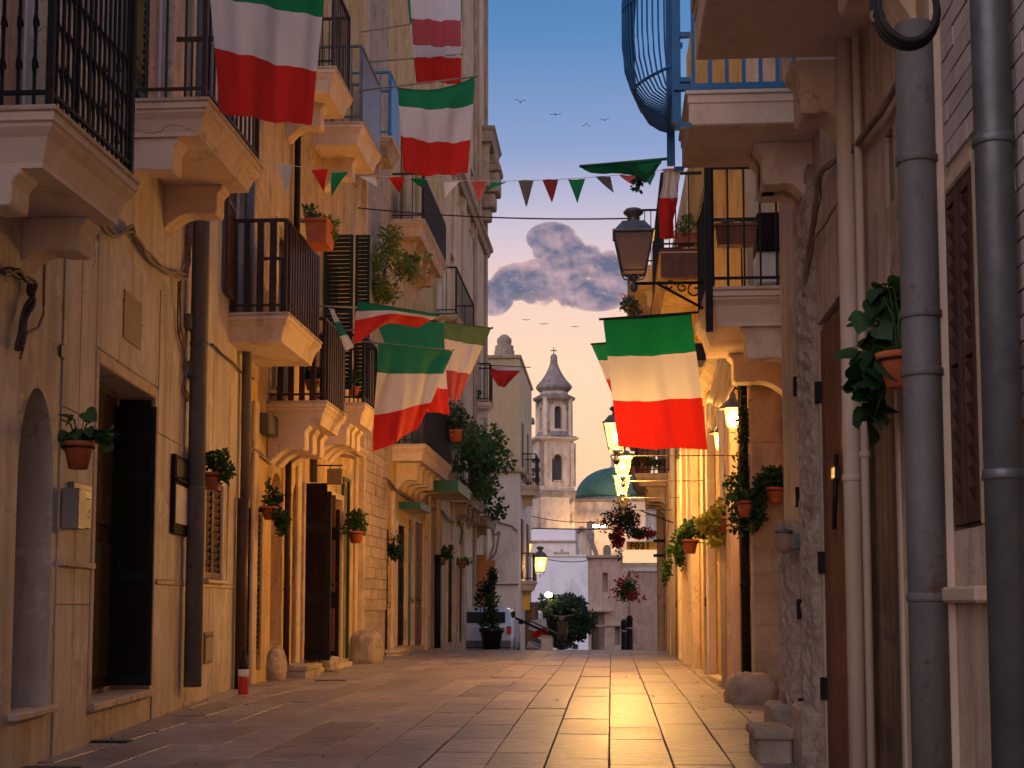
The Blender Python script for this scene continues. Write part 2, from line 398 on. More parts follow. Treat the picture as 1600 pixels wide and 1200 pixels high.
def mk(name, mb, mat, parent=None, bev=0., origin=None, seg=1):
    """link an MB as one object; the origin sits at the middle of its foot"""
    xs = [v.x for v in mb.v]; ys = [v.y for v in mb.v]; zs = [v.z for v in mb.v]
    if origin is None: origin = Vector(((min(xs) + max(xs)) / 2, (min(ys) + max(ys)) / 2, min(zs)))
    me = bpy.data.meshes.new(name)
    me.from_pydata([v - origin for v in mb.v], [], mb.f)
    if bev:
        bm = bmesh.new(); bm.from_mesh(me)
        bmesh.ops.remove_doubles(bm, verts=bm.verts, dist=1e-5)
        bmesh.ops.recalc_face_normals(bm, faces=bm.faces)
        ed = [e for e in bm.edges if len(e.link_faces) == 2 and e.calc_face_angle(0) > .5]
        bmesh.ops.bevel(bm, geom=ed, offset=bev, segments=seg, affect='EDGES', profile=.6, clamp_overlap=True)
        bm.to_mesh(me); bm.free()
    else:
        me.polygons.foreach_set('use_smooth', mb.smooth)
        bm = bmesh.new(); bm.from_mesh(me); bmesh.ops.recalc_face_normals(bm, faces=bm.faces); bm.to_mesh(me); bm.free()
    me.materials.append(MATS[mat])
    o = bpy.data.objects.new(name, me); C.objects.link(o)
    setp(o, origin, parent)
    return o
def wloc(o):
    v = o.location.copy()
    while o.parent: o = o.parent; v = v + o.location
    return v
def setp(o, pos, parent):
    if parent is not None: o.parent = parent; o.location = Vector(pos) - wloc(parent)
    else: o.location = pos
def inst(src, pos, parent, scale=None, rot=None, name=None):
    o = bpy.data.objects.new(name or src.name.split('.')[0], src.data); C.objects.link(o)
    setp(o, pos, parent)
    o.scale = scale or src.scale
    o.rotation_euler = rot or src.rotation_euler
    return o
def tag(o, label=None, cat=None, group=None, kind=None):
    if label: o['label'] = label
    if cat: o['category'] = cat
    if group: o['group'] = group
    if kind: o['kind'] = kind
    return o
def thing(name, loc, label, cat, group=None):
    o = bpy.data.objects.new(name, None); C.objects.link(o); o.location = loc; o.empty_display_size = .2
    return tag(o, label, cat, group)
def struct(name, mb, mat, bev=0.): return tag(mk(name, mb, mat, bev=bev), kind='structure')

def wall_mesh(F, u0, u1, z0, z1, openings, depth=.30, back=.5):
    """wall front with real openings; each opening (ua, ub, za, zb, arched)"""
    m = MB()
    us = sorted({u0, u1, *[o[0] for o in openings], *[o[1] for o in openings]})
    zs = sorted({z0, z1, *[o[2] for o in openings], *[o[3] for o in openings]})
    us = [u for u in us if u0 <= u <= u1]; zs = [z for z in zs if z0 <= z <= z1]
    for a, b in zip(us, us[1:]):
        for c, d in zip(zs, zs[1:]):
            mu, mz = (a + b) / 2, (c + d) / 2
            if any(o[0] < mu < o[1] and o[2] < mz < o[3] for o in openings): continue
            m.poly([F.p(a, 0, c), F.p(b, 0, c), F.p(b, 0, d), F.p(a, 0, d)])
    for o in openings:
        a, b, c, d = o[:4]; arch = len(o) > 4 and o[4]
        if arch:
            r = (b - a) / 2; rise = o[4] if not isinstance(o[4], bool) else r
            rise = min(rise, d - c - .1); sp = d - rise; cx = (a + b) / 2; n = 12
            pts = [(cx - r * math.cos(PI * i / n), sp + rise * math.sin(PI * i / n)) for i in range(n + 1)]
            h = n // 2
            m.poly([F.p(a, 0, d)] + [F.p(x, 0, z) for x, z in reversed(pts[:h + 1])])
            m.poly([F.p(b, 0, d)] + [F.p(x, 0, z) for x, z in reversed(pts[h:])])
            out = [(a, c)] + pts + [(b, c)]
        else: out = [(a, c), (a, d), (b, d), (b, c)]
        for p, q in zip(out, out[1:] + out[:1]):
            m.poly([F.p(p[0], 0, p[1]), F.p(q[0], 0, q[1]), F.p(q[0], -depth, q[1]), F.p(p[0], -depth, p[1])])
        m.poly([F.p(x, -depth, z) for x, z in out])
    # sides, top, back
    for u in (u0, u1): m.poly([F.p(u, 0, z0), F.p(u, -back, z0), F.p(u, -back, z1), F.p(u, 0, z1)])
    m.poly([F.p(u0, 0, z1), F.p(u1, 0, z1), F.p(u1, -back, z1), F.p(u0, -back, z1)])
    m.poly([F.p(u0, -back, z0), F.p(u1, -back, z0), F.p(u1, -back, z1), F.p(u0, -back, z1)])
    return m

# ground height along the street: climbs gently, crests at about 33 m and falls away behind
def gz(Y):
    if Y < 15: return -.010 * (15 - Y)
    if Y < 30: return 0.
    if Y < 36: return -.05 * (Y - 30) ** 2 / 12
    return -.15 - .05 * (min(Y, 80) - 36)

def planks(F, parent, u0, u1, z0, z1, w0, mat, n, th=.025, name='plank', gap=.006):
    src = None; wd = (u1 - u0) / n
    for i in range(n):
        a = u0 + i * wd + gap / 2
        if src is None:
            src = mk(name, MB().box(a, a + wd - gap, w0, w0 + th, z0, z1, F), mat, parent, bev=.004); base = F.p(a, 0, 0)
            so = src.location.copy()
        else:
            inst(src, Vector(so) + wloc(parent) + F.u * (i * wd) + F.w * random.uniform(-.003, .003), parent)

def slats(F, parent, u0, u1, z0, z1, w0, mat, pitch=.06, tilt=.028):
    src = None; n = max(2, int((z1 - z0) / pitch)); p = (z1 - z0) / n
    for i in range(n):
        z = z0 + i * p
        if src is None:
            m = MB().prism([(w0, z), (w0 + .006, z), (w0 + tilt + .006, z + p * .75), (w0 + tilt, z + p * .78)][::-1], u0, u1, F)
            src = mk('slat', m, mat, parent); so = wloc(src)
        else: inst(src, so + Vector((0, 0, i * p)), parent)

def shutter(F, parent, u0, u1, z0, z1, w0=.02, mat='shutter_brown', pitch=.06, mid=True, label=None):
    fr = .045
    m = MB(); T = .035
    m.box(u0, u0 + fr, w0, w0 + T, z0, z1, F); m.box(u1 - fr, u1, w0, w0 + T, z0, z1, F)
    m.box(u0 + fr, u1 - fr, w0, w0 + T, z0, z0 + fr * 1.6, F); m.box(u0 + fr, u1 - fr, w0, w0 + T, z1 - fr, z1, F)
    zm = (z0 + z1) / 2
    if mid: m.box(u0 + fr, u1 - fr, w0, w0 + T, zm - fr * .6, zm + fr * .6, F)
    s = mk('shutter', m, mat, parent, bev=.003)
    if label: s['label'] = label
    if mid:
        slats(F, s, u0 + fr, u1 - fr, z0 + fr * 1.6, zm - fr * .6, w0, mat, pitch); slats(F, s, u0 + fr, u1 - fr, zm + fr * .6, z1 - fr, w0, mat, pitch)
    else: slats(F, s, u0 + fr, u1 - fr, z0 + fr * 1.6, z1 - fr, w0, mat, pitch)
    return s

def frame_around(F, parent, u0, u1, z0, z1, wd=.12, th=.05, mat='stone_trim', name='surround', sill=False):
    m = MB()
    m.box(u0 - wd, u0 - .002, -.05, th, z0, z1 + wd, F); m.box(u1 + .002, u1 + wd, -.05, th, z0, z1 + wd, F)
    m.box(u0, u1, -.05, th, z1 + .002, z1 + wd, F)
    if sill: m.box(u0 - wd, u1 + wd, -.05, th + .05, z0 - wd * .8, z0 - .003, F)
    return mk(name, m, mat, parent, bev=.008)

def door(F, parent, u0, u1, z0, z1, w0=-.22, mat='wood_dark', leaves=2, panels=3, label=None):
    """panelled door leaves set back in the opening"""
    wd = (u1 - u0) / leaves; out = None
    for i in range(leaves):
        a, b = u0 + i * wd + .004, u0 + (i + 1) * wd - .004
        m = MB().box(a, b, w0 - .05, w0, z0, z1, F)
        d = mk('door', m, mat, parent, bev=.004); out = d
        if label: d['label'] = label
        h = (z1 - z0) / panels
        for k in range(panels):
            mk('panel', MB().box(a + .08, b - .08, w0, w0 + .02, z0 + k * h + .09, z0 + (k + 1) * h - .05, F), mat, d, bev=.012)
    hu = u0 + wd if leaves == 2 else u1 - .1
    zh = z0 + 1.05
    mk('handle', MB().tube([F.p(hu + .05, w0, zh), F.p(hu + .05, w0 + .06, zh), F.p(hu + .05, w0 + .06, zh - .12)], .012), 'bronze_black', out)
    return out

def corbel(parent, F, u, wd, reach, z, h=.42, mat='soffit'):
    """scrolled stone bracket under a balcony"""
    r = reach * .72
    pts = [(-.02, z), (r + .05, z), (r + .05, z - .035), (r + .02, z - .06), (r, z - .09), (r, z - h * .60), (r - .015, z - h * .66), (r * .72, z - h * .66)]
    for i in range(9):
        t = i / 8
        pts.append((r * (.70 - .66 * t), z - h * (.665 + .335 * t ** 1.3) + .05 * math.sin(t * PI)))
    pts.append((-.02, z - h * 1.02))
    return mk('corbel', MB().prism(pts, u - wd / 2, u + wd / 2, F), mat, parent, bev=.008)

def balcony(parent, side, Xw, Xo, Y0, Y1, zt, th=.2, rail='bars', rh=1.0, mat='soffit', rmat='iron_black', ncorb=2, dy=0, spacing=.11,
            each=True, topmat=None, label=None, ch=.42, skirt=None, plain=False):
    """side -1 = left wall (street lies towards +X). Slab with a moulded edge, railing, corbels"""
    F = Frame((Xw, Y0), (0, 1), (-side, 0)); L = Y1 - Y0; D = abs(Xo - Xw)
    m = MB()
    prof = [(0, 0), (0, -.05), (.02, -.06), (.02, -.08), (.035, -.10), (.06, -.13), (.10, -th + .03), (.10, -th)]
    if plain: prof = [(0, 0), (0, -.05), (.008, -.055), (.008, -th + .01), (.02, -th)]
    rings = []
    for ins, dz in prof:
        rings.append([m.vert(F.p(ins, -.05, zt + dz)), m.vert(F.p(ins, D - ins, zt + dz)), m.vert(F.p(L - ins, D - ins, zt + dz)), m.vert(F.p(L - ins, -.05, zt + dz))])
    for a, b in zip(rings, rings[1:]):
        for k in range(4): m.face((a[k], a[(k + 1) % 4], b[(k + 1) % 4], b[k]))
    m.face(rings[0]); m.face(rings[-1][::-1])
    b = mk('balcony', m, mat, parent)
    if label: b['label'] = label
    t = MB().box(-.015, L + .015, 0, D + .015, zt + .002, zt + .035, F)
    mk('slab_edge', t, topmat or 'stone_trim', b, bev=.006)
    zc = zt - th
    for i in range(ncorb):
        u = L * (.14 + .72 * i / max(1, ncorb - 1)) if ncorb > 1 else L / 2
        corbel(b, F, u, .26, D * .86, zc, ch, mat)
    zb = zt + .035
    if rail:
        e = .045
        r = MB()
        corners = [(e, 0), (e, D - e), (L - e, D - e), (L - e, 0)]
        for (ua, wa), (ub, wb) in zip(corners, corners[1:]):
            for z in (zb + .09, zb + rh):
                hw = .022 if z > zb + .5 else .012
                if ua == ub: r.box(ua - hw, ua + hw, min(wa, wb), max(wa, wb), z - .012, z + .012 + (.012 if hw > .02 else 0), F)
                else: r.box(ua, ub, wa - hw, wa + hw, z - .0121, z + .0121 + (.012 if hw > .02 else 0), F)
        for (ua, wa) in corners[1:3]: r.box(ua - .02, ua + .02, wa - .02, wa + .02, zb, zb + rh - .013, F)
        mk('railing', r, rmat, b)
        spots = []
        for (ua, wa), (ub, wb) in zip(corners, corners[1:]):
            ln = math.hypot(ub - ua, wb - wa); n = max(2, int(ln / spacing))
            for i in range(1, n): spots.append((ua + (ub - ua) * i / n, wa + (wb - wa) * i / n))
        if rail == 'bars':
            def one(u, w_):
                return MB().box(u - .009, u + .009, w_ - .009, w_ + .009, zb + .01, zb + rh - .013, F)
        elif rail == 'wide':
            def one(u, w_):
                return MB().box(u - .034, u + .034, w_ - .034, w_ + .034, zb + .01, zb + rh - .013, F)
        else:
            def one(u, w_):   # scrolled bar
                q = MB().box(u - .008, u + .008, w_ - .008, w_ + .008, zb + .01, zb + rh - .013, F)
                for cz in (zb + .25, zb + .5, zb + .75):
                    pts = [F.p(u + .045 * math.cos(a * PI / 6) * (1 - a / 20), w_, cz + .05 * math.sin(a * PI / 6)) for a in range(14)]
                    q.tube(pts, .006, 4)
                return q
        if each:
            src = None
            for (u, w_) in spots:
                if src is None: src = mk('baluster', one(u, w_), rmat, b); s0 = F.p(u, w_, 0); sw = wloc(src)
                else: inst(src, sw + (F.p(u, w_, 0) - s0), b)
        else:
            q = MB()
            for (u, w_) in spots: q.join(one(u, w_))
            tag(mk('balusters', q, rmat, b), kind='stuff')
    if skirt:
        mk('screen', MB().box(.03, L - .03, D - .020, D - .012, zb + .06, zb + rh * .93, F), skirt, b)
    return b, F

def pipe(name_label, path, r, mat, parent=None, clips=(), cat='drainpipe', name='drainpipe', seg=14, F=None):
    if parent is None:
        t = thing(name, Vector(path[-1]) if path[-1][2] < path[0][2] else Vector(path[0]), name_label, cat)
    else: t = parent
    mk('tube', MB().tube(path, r, seg), mat, t)
    for z in clips:
        x, y = path[0][0], path[0][1]
        m = MB().lathe((x, y, z), [(r + .004, 0), (r + .007, .004), (r + .007, .03), (r + .004, .034)], seg)
        mk('clip', m, mat, t)
    return t

def cable(label, pts, r=.012, mat='cable_grey', strands=3, wob=.03, name='cable', cat='cable'):
    """bundle of sagging strands through the points"""
    pts = [Vector(p) for p in pts]
    t = thing(name, pts[0], label, cat)
    for s_ in range(strands):
        out = []
        ph = random.uniform(0, 6)
        off = Vector((random.uniform(-1, 1), random.uniform(-1, 1), random.uniform(-1, 1))) * wob * .5
        for a, b in zip(pts, pts[1:]):
            n = 7
            for i in range(n):
                q = a.lerp(b, i / n)
                tt = len(out) * .7 + ph
                out.append(q + off + Vector((math.sin(tt) * .25, math.cos(tt * 1.3) * .25, math.sin(tt * .9 + 1) * .4)) * wob)
        out.append(pts[-1] + off)
        mk('strand', MB().tube(out, r * random.uniform(.7, 1.2), 6), mat, t)
    return t

def leaf_mb(m, p, d, up, size, kind='oval'):
    """one folded leaf as 4-6 triangles"""
    d = d.normalized(); s = d.cross(up)
    if s.length < .01: s = Vector((1, 0, 0))
    s.normalize(); n = s.cross(d)
    if kind == 'heart':
        cc_ = m.vert(p + d * size * .45 - n * size * .04)
        ol = [(0, .0), (-.10, .20), (-.02, .42), (.22, .52), (.48, .46), (.72, .28), (.90, .10), (1.0, 0)]
        pts = [m.vert(p + d * size * a + s * size * b_ + n * size * (.12 * b_ * 2 - .16 * a * a)) for a, b_ in ol] + [m.vert(p + d * size * a - s * size * b_ + n * size * (.12 * b_ * 2 - .16 * a * a)) for a, b_ in ol[-2:0:-1]]
        for i in range(len(pts)): m.face((cc_, pts[i], pts[(i + 1) % len(pts)]), True)
        return
    wd = size * (.42 if kind == 'oval' else .20 if kind == 'blade' else .52)
    a = m.vert(p); e = m.vert(p + d * size - n * size * .12)
    b = m.vert(p + d * size * .28 + s * wd + n * size * .10); b2 = m.vert(p + d * size * .68 + s * wd * .72 + n * size * .06)
    c = m.vert(p + d * size * .28 - s * wd + n * size * .10); c2 = m.vert(p + d * size * .68 - s * wd * .72 + n * size * .06)
    k = m.vert(p + d * size * .55)
    for f in ((a, b, k), (b, b2, k), (b2, e, k), (a, k, c), (c, k, c2), (c2, k, e)): m.face(f)

def rdir(): 
    while True:
        v = Vector((random.uniform(-1, 1), random.uniform(-1, 1), random.uniform(-1, 1)))
        if .1 < v.length < 1: return v.normalized()

def foliage(c, rx, ry, rz, n, size, kind='oval', clumps=6):
    """leaves gathered in clumps through an uneven volume"""
    m = MB(); c = Vector(c); n = int(n * 1.5); clumps = int(clumps * 1.3)
    cl = [(Vector((random.gauss(0, .45) * rx, random.gauss(0, .45) * ry, random.gauss(0, .45) * rz)), random.uniform(.35, .7)) for _ in range(clumps)]
    for i in range(n):
        o, k = random.choice(cl); v = rdir() * random.random() ** .45
        p = c + o + Vector((v.x * rx * k, v.y * ry * k, v.z * rz * k))
        d = (v + rdir() * .8 + Vector((0, 0, -.1)))
        leaf_mb(m, p, d, rdir(), size * random.uniform(.6, 1.3), kind)
    return m

def pot_mb(c, r, h, rim=True):
    """open clay pot, foot at c"""
    prof = [(r * .55, 0), (r * .62, .0), (r * .93, h * .8), (r * .95, h * .82), (r * 1.06, h * .82), (r * 1.08, h), (r * .95, h), (r * .90, h * .85)]
    return MB().lathe(c, prof, 16)

def pot_plant(label, c, r, h, fol, mat='leaf_mid', potmat='terracotta', group=None, trail=None, name='potted_plant', flowers=None, cat='potted plant', single=0, lsize=.07, ring=None, wire=True):
    """c = foot of the pot; fol = list of (dx,dy,dz,rx,ry,rz,n,size[,kind])"""
    c = Vector(c)
    t = thing(name, c, label, cat, group)
    mk('pot', pot_mb(c, r, h), potmat, t)
    mk('soil', MB().lathe(c + Vector((0, 0, h * .86)), [(r * .9, 0), (r * .5, .012)], 12), 'soil', t)
    st = MB()
    top = c + Vector((0, 0, h * .86))
    if single:
        src = None
        for i in range(single):
            f = random.choice(fol)
            v = rdir() * random.random() ** .5
            p = c + Vector((f[0] + v.x * f[3], f[1] + v.y * f[4], f[2] + v.z * f[5]))
            mid = top.lerp(p, .5) + Vector((0, 0, .05)) + rdir() * .02
            st.tube([top + rdir() * r * .3 * Vector((1, 1, 0)).length * .5, mid, p], .0035, 4)
            if src is None:
                q = MB(); leaf_mb(q, Vector((0, 0, 0)), Vector((1, 0, -.15)), Vector((0, 0, 1)), 1.0, 'heart')
                me = mk('leaf', q, mat, t, origin=Vector((0, 0, 0))); src = me; o = me; setp(o, p, t)
            else: o = inst(src, p, t)
            s_ = lsize * random.uniform(.65, 1.25); o.scale = (s_, s_, s_)
            o.rotation_euler = (random.uniform(-.9, .9), random.uniform(-.5, 1.0), math.atan2(v.y - .6, v.x + .2) + random.uniform(-.8, .8))
    fm = MB()
    for f in fol:
        if not single: fm.join(foliage(c + Vector(f[:3]), f[3], f[4], f[5], f[6], f[7], f[8] if len(f) > 8 else 'oval', 7))
        for k in range(5):
            e = c + Vector((f[0], f[1], f[2])) + Vector((random.uniform(-1, 1) * f[3], random.uniform(-1, 1) * f[4], random.uniform(-.8, .8) * f[5]))
            st.tube([top, top.lerp(e, .5) + Vector((0, 0, .06)), e], .004, 4)
    if fm.v: tag(mk('foliage', fm, mat, t), kind='stuff')
    if st.v: mk('stems', st, 'leaf_mid', t)
    if flowers:
        fl = MB()
        for f in fol:
            fl.join(foliage(c + Vector(f[:3]) + Vector((0, -.03, .02)), f[3] * 1.05, f[4] * 1.05, f[5] * 1.05, flowers[1], flowers[2], 'oval', 9))
        tag(mk('flowers', fl, flowers[0], t), kind='stuff')
    if wire is not None and ring:
        mk('pot_ring', MB().tube([c + Vector((math.cos(a * PI / 8) * r * 1.02, math.sin(a * PI / 8) * r * 1.02, h * .78)) for a in range(17)], .005, 5).tube([c + Vector((0, 0, h * .78)) + Vector(ring) * .0 + Vector(ring).normalized() * r, c + Vector((0, 0, h * .78)) + Vector(ring)], .006, 5), 'iron_black', t)
    return t

# ------------------------------------------------------------------ setting: terrain and paving
m = MB()
ys = [-30, -5, 0, 5, 10, 15, 20, 25, 30, 31, 32, 33, 34, 35, 36, 40, 50, 60, 70, 80, 120, 200, 600, 1500]
prev = None
for Y in ys:
    row = [m.vert((x, Y, gz(Y) - .07)) for x in (-900, -60, -8, 0, 8, 60, 900)]
    if prev:
        for k in range(6): m.face((prev[k], prev[k + 1], row[k + 1], row[k]), True)
    prev = row
struct('ground', m, 'mortar')

def wallX_left(Y):
    if Y < 17.45: return -3.80 - .0901 * (Y - 8.9)
    return -4.57 + (Y - 17.45) * .011
def wallX_right(Y):
    if Y < 11.2: return 1.35
    if Y < 15.2: return 1.87
    return 1.48 - (Y - 15.2) * .013

pv = thing('pavement', (-1.5, 6, -.1), None, None); pv['kind'] = 'structure'
variants = []
for k in range(10):
    mm = MB(); mm.box(-.5, .5, -.5, .5, -.06, 0)
    o = mk('paver', mm, 'paving_stone', pv, origin=Vector((0, 0, 0)))
    bm = bmesh.new(); bm.from_mesh(o.data)
    for v in bm.verts:
        if v.co.z > -.01: v.co.z += random.uniform(-.0016, .0016)
        v.co.x += random.uniform(-.004, .004); v.co.y += random.uniform(-.003, .003)
    ed = [e for e in bm.edges if all(v.co.z > -.01 for v in e.verts)]
    bmesh.ops.bevel(bm, geom=ed, offset=.006, segments=1, affect='EDGES')
    bm.to_mesh(o.data); bm.free()
    variants.append(o)
stones = []
CW = .412
nc0, nc1 = -13, 5
for c in range(nc0, nc1):
    x0 = -.02 + c * CW + .012 * math.sin(c * 2.1); x1 = -.02 + (c + 1) * CW + .012 * math.sin((c + 1) * 2.1)
    Y = 5.2 + random.uniform(0, .9)
    while Y < 37:
        L = random.choice((.7, .85, .95, 1.05, 1.2, 1.35)) * random.uniform(.95, 1.05)
        ym = Y + L / 2
        if x1 > wallX_left(ym) - .3 and x0 < max(wallX_right(ym), 1.45) + .45: stones.append((Y, x0, x1, L))
        Y += L
stones.sort()
vis = [s for s in stones if s[0] > 7.6][:292]
vs = set(vis)
rest = MB(); used = 0
for s_ in stones:
    Y, x0, x1, L = s_
    g = .010; zt = random.uniform(-.005, .005)
    if s_ in vs:
        src = variants[used % 10]
        o = src if used < 10 else inst(src, (0, 0, 0), pv)
        setp(o, ((x0 + x1) / 2, Y + L / 2, gz(Y + L / 2) + zt), pv)
        o.scale = (x1 - x0 - g, L - g, 1)
        o.rotation_euler = (math.atan2(gz(Y + L) - gz(Y), L) + random.uniform(-.004, .004), random.uniform(-.006, .006), 0)
        used += 1
    else:
        za, zb2 = gz(Y) + zt, gz(Y + L) + zt
        a = [(x0 + g / 2, Y + g / 2, za), (x1 - g / 2, Y + g / 2, za), (x1 - g / 2, Y + L - g / 2, zb2), (x0 + g / 2, Y + L - g / 2, zb2)]
        rest.poly(a)
        for p, q in zip(a, a[1:] + a[:1]): rest.poly([p, q, (q[0], q[1], q[2] - .05), (p[0], p[1], p[2] - .05)])
tag(mk('paving_far', rest, 'paving_stone', pv), kind='stuff')
struct('road', MB().box(-9, 9, 37.2, 130, -3, -2.9, WF) if False else (lambda q: (q.poly([(-9, 37.2, gz(37.2) - .02), (9, 37.2, gz(37.2) - .02), (9, 80, gz(80) - .02), (-9, 80, gz(80) - .02)]), q.poly([(-9, 80, gz(80) - .02), (9, 80, gz(80) - .02), (9, 150, gz(150) - .02), (-9, 150, gz(150) - .02)]), q)[-1])(MB()), 'asphalt')

def drain(label, x, y, w_, l_):
    p = atZ(x, y, -.02)
    t = thing('drain_cover', p + Vector((0, 0, .012)), label, 'drain cover')
    z = gz(p.y) + .004
    mk('frame', MB().box(p.x - w_ / 2, p.x + w_ / 2, p.y - l_ / 2, p.y + l_ / 2, z - .004, z + .004), 'iron_black', t, bev=.002)
    for k in range(4):
        mk('bar', MB().box(p.x - w_ / 2 + .03, p.x + w_ / 2 - .03, p.y - l_ / 2 + (k + .6) * l_ / 5, p.y - l_ / 2 + (k + .85) * l_ / 5, z + .0045, z + .008), 'zinc', t)
drain('dark iron drain cover in the paving below the tall dark door on the left', 170, 1154, .34, .16)
drain('dark iron drain cover cut by the bottom left corner of the picture', 60, 1192, .5, .22)
drain('small narrow drain cover in the paving right of the bench-like step', 517, 1066, .42, .08)

# ------------------------------------------------------------------ left buildings
FA = Frame((-3.80 + .0901 * 4.9, 4.0), (-.0901, 1))
FB = Frame((-4.57, 17.45), (.011, 1))
def opn(F, x0, x1, yt, yb, arch=False, off=0.):
    a, b, c, d = F.rect(x0, x1, yt, yb, off); return (a, b, max(c, -.05), d, arch) if arch else (a, b, max(c, -.05), d)

A = thing('stone_clad_building', FA.p(6, 0, -.1), 'pale pinkish stone-clad house at the near left with the tall dark doorway', 'building')
o_niche = opn(FA, 24, 80, 588, 1120, arch=.62)
o_door = opn(FA, 146, 236, 563, 1108)
o_shut = opn(FA, 319, 346, 748, 905)
uL0 = (3.9, 5.1, 3.95, 6.2); uL1 = (7.85, 8.95, 5.25, 7.6); uA3 = (10.9, 11.9, 5.6, 7.9); uL2 = (12.35, 13.3, 4.5, 6.7)
wallA = mk('wall', wall_mesh(FA, -2.5, 13.5, -.5, 12.5, [o_niche, o_door, o_shut, uL0, uL1, uL2, (1.4, 2.3, .05, 2.5)]), 'travertine', A)
frame_around(FA, A, *o_door[:4], wd=.09, th=.018, mat='stone_trim')
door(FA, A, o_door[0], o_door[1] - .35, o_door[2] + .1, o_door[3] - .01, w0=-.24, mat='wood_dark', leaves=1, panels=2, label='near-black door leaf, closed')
mk('door_leaf', MB().box(o_door[1] - .33, o_door[1] - .28, -.28, .10, o_door[2] + .1, o_door[3] - .12, FA), 'iron_black', A, bev=.004)
dlf = mk('door_rail', MB().box(o_door[1] - .345, o_door[1] - .33, -.20, .04, o_door[2] + 1.0, o_door[2] + 1.06, FA), 'bronze_black', A)
for (za_, zb__) in ((.2, .95), (1.12, 1.9), (1.98, 2.6)): mk('leaf_panel', MB().box(o_door[1] - .348, o_door[1] - .331, -.22, .06, o_door[2] + za_, o_door[2] + zb__, FA), 'wood_dark', A, bev=.006)
mk('threshold', MB().box(o_door[0] - .05, o_door[1] + .03, -.28, .06, o_door[2] - .01, o_door[2] + .05, FA), 'stone_trim', A, bev=.012)
mk('niche_sill', MB().box(o_niche[0] - .05, o_niche[1] + .06, -.28, .07, o_niche[2] - .02, o_niche[2] + .03, FA), 'stone_trim', A, bev=.01)
mk('niche_board', MB().box(o_niche[0], o_niche[1], -.29, -.27, o_niche[2] + .03, o_niche[3] - .3, FA), 'wood_brown', A)
hu = (o_shut[0] + o_shut[1]) / 2
frame_around(FA, A, *o_shut[:4], wd=.05, th=.02, mat='pipe_cream', sill=True)
shutter(FA, A, o_shut[0] + .005, hu - .004, o_shut[2] + .01, o_shut[3] - .01, w0=-.04, pitch=.075, mid=False)
shutter(FA, A, hu + .004, o_shut[1] - .005, o_shut[2] + .01, o_shut[3] - .01, w0=-.04, pitch=.075, mid=False)
for i, (u0, u1, z0, z1) in enumerate((uL0, uL1, uL2)):
    frame_around(FA, A, u0, u1, z0, z1, wd=.1, th=.03)
    h_ = (u0 + u1) / 2
    dd = mk('balcony_door', MB().box(u0 + .01, u1 - .01, -.16, -.10, z0 + .02, z1 - .02, FA), 'plaster_pink' if i < 2 else 'window_glass', A, bev=.004)
    for k in (u0 + .01, h_ - .03, u1 - .07): mk('stile', MB().box(k, k + .06, -.099, -.08, z0 + .02, z1 - .02, FA), 'white_paint', dd)
    shutter(FA, A, u0 - .62, u0 - .12, z0 + .05, z1, w0=.035, mat='shutter_brown' if i != 1 else 'shutter_green', pitch=.07)
# cladding slabs of the lower wall, band and upper slabs: joints are real gaps
zb_ = FA.px(270, 911)[1]
mk('string_course', MB().box(FA.px(243, 906)[0], 13.42, .003, .022, zb_ - .02, zb_ + .02, FA), 'stone_trim', A, bev=.004)
def slabs(F, parent, u0, u1, z0, z1, n, mat='travertine', th=.014, avoid=(), rows=1):
    for r_ in range(rows):
        za = z0 + (z1 - z0) * r_ / rows; zc = z0 + (z1 - z0) * (r_ + 1) / rows
        for i in range(n):
            a = u0 + (u1 - u0) * i / n; b = u0 + (u1 - u0) * (i + 1) / n
            if any(not (b < q[0] or a > q[1] or zc < q[2] or za > q[3]) for q in avoid): continue
            mk('slab', MB().box(a + .003, b - .003, .0015, th + random.uniform(-.003, .003), za + .003, zc - .003, F), mat, parent, bev=.003)
ud = o_door[1] + .12
slabs(FA, A, ud, 13.40, -.3, zb_ - .022, 9)
slabs(FA, A, ud, 13.40, zb_ + .022, 3.9, 9, avoid=[(o_shut[0] - .1, o_shut[1] + .1, o_shut[2] - .1, o_shut[3] + .1)], rows=2)
slabs(FA, A, o_niche[1] + .12, o_door[0] - .12, -.4, 3.8, 2, rows=3)
slabs(FA, A, o_door[0] - .1, o_door[1] + .1, o_door[3] + .11, 3.9, 3)
mk('corner_joint', MB().box(13.42, 13.5, .001, .03, -.4, 12, FA), 'pipe_cream', A)

def bal_px(parent, side, Xw, Xo, n, f, **k):
    a = atX(n[0], n[1], Xo); b = atX(f[0], f[1], Xo)
    zt = (a.z * .6 + b.z * .4) if 'zt' not in k else k.pop('zt')
    return balcony(parent, side, Xw, Xo, a.y, b.y, zt - .035, **k)
bal_px(A, -1, -3.86, -3.15, (85, 155), (216, 292), th=.30, rail='scroll', rh=1.35, rmat='iron_black', mat='soffit', topmat='stone_trim', ncorb=2, spacing=.085, ch=.34, label='nearest balcony with black scrollwork railing')
bal_px(A, -1, -4.18, -3.32, (325, 141), (410, 272), th=.26, rail='bars', rmat='iron_brown', ncorb=2, spacing=.14, ch=.42, rh=1.25)
bal_px(A, -1, -4.55, -3.75, (450, 479), (502, 545), th=.30, rail='wide', rmat='iron_brown', ncorb=0, spacing=.14, rh=1.1, label='balcony with wide dark slatted railing')

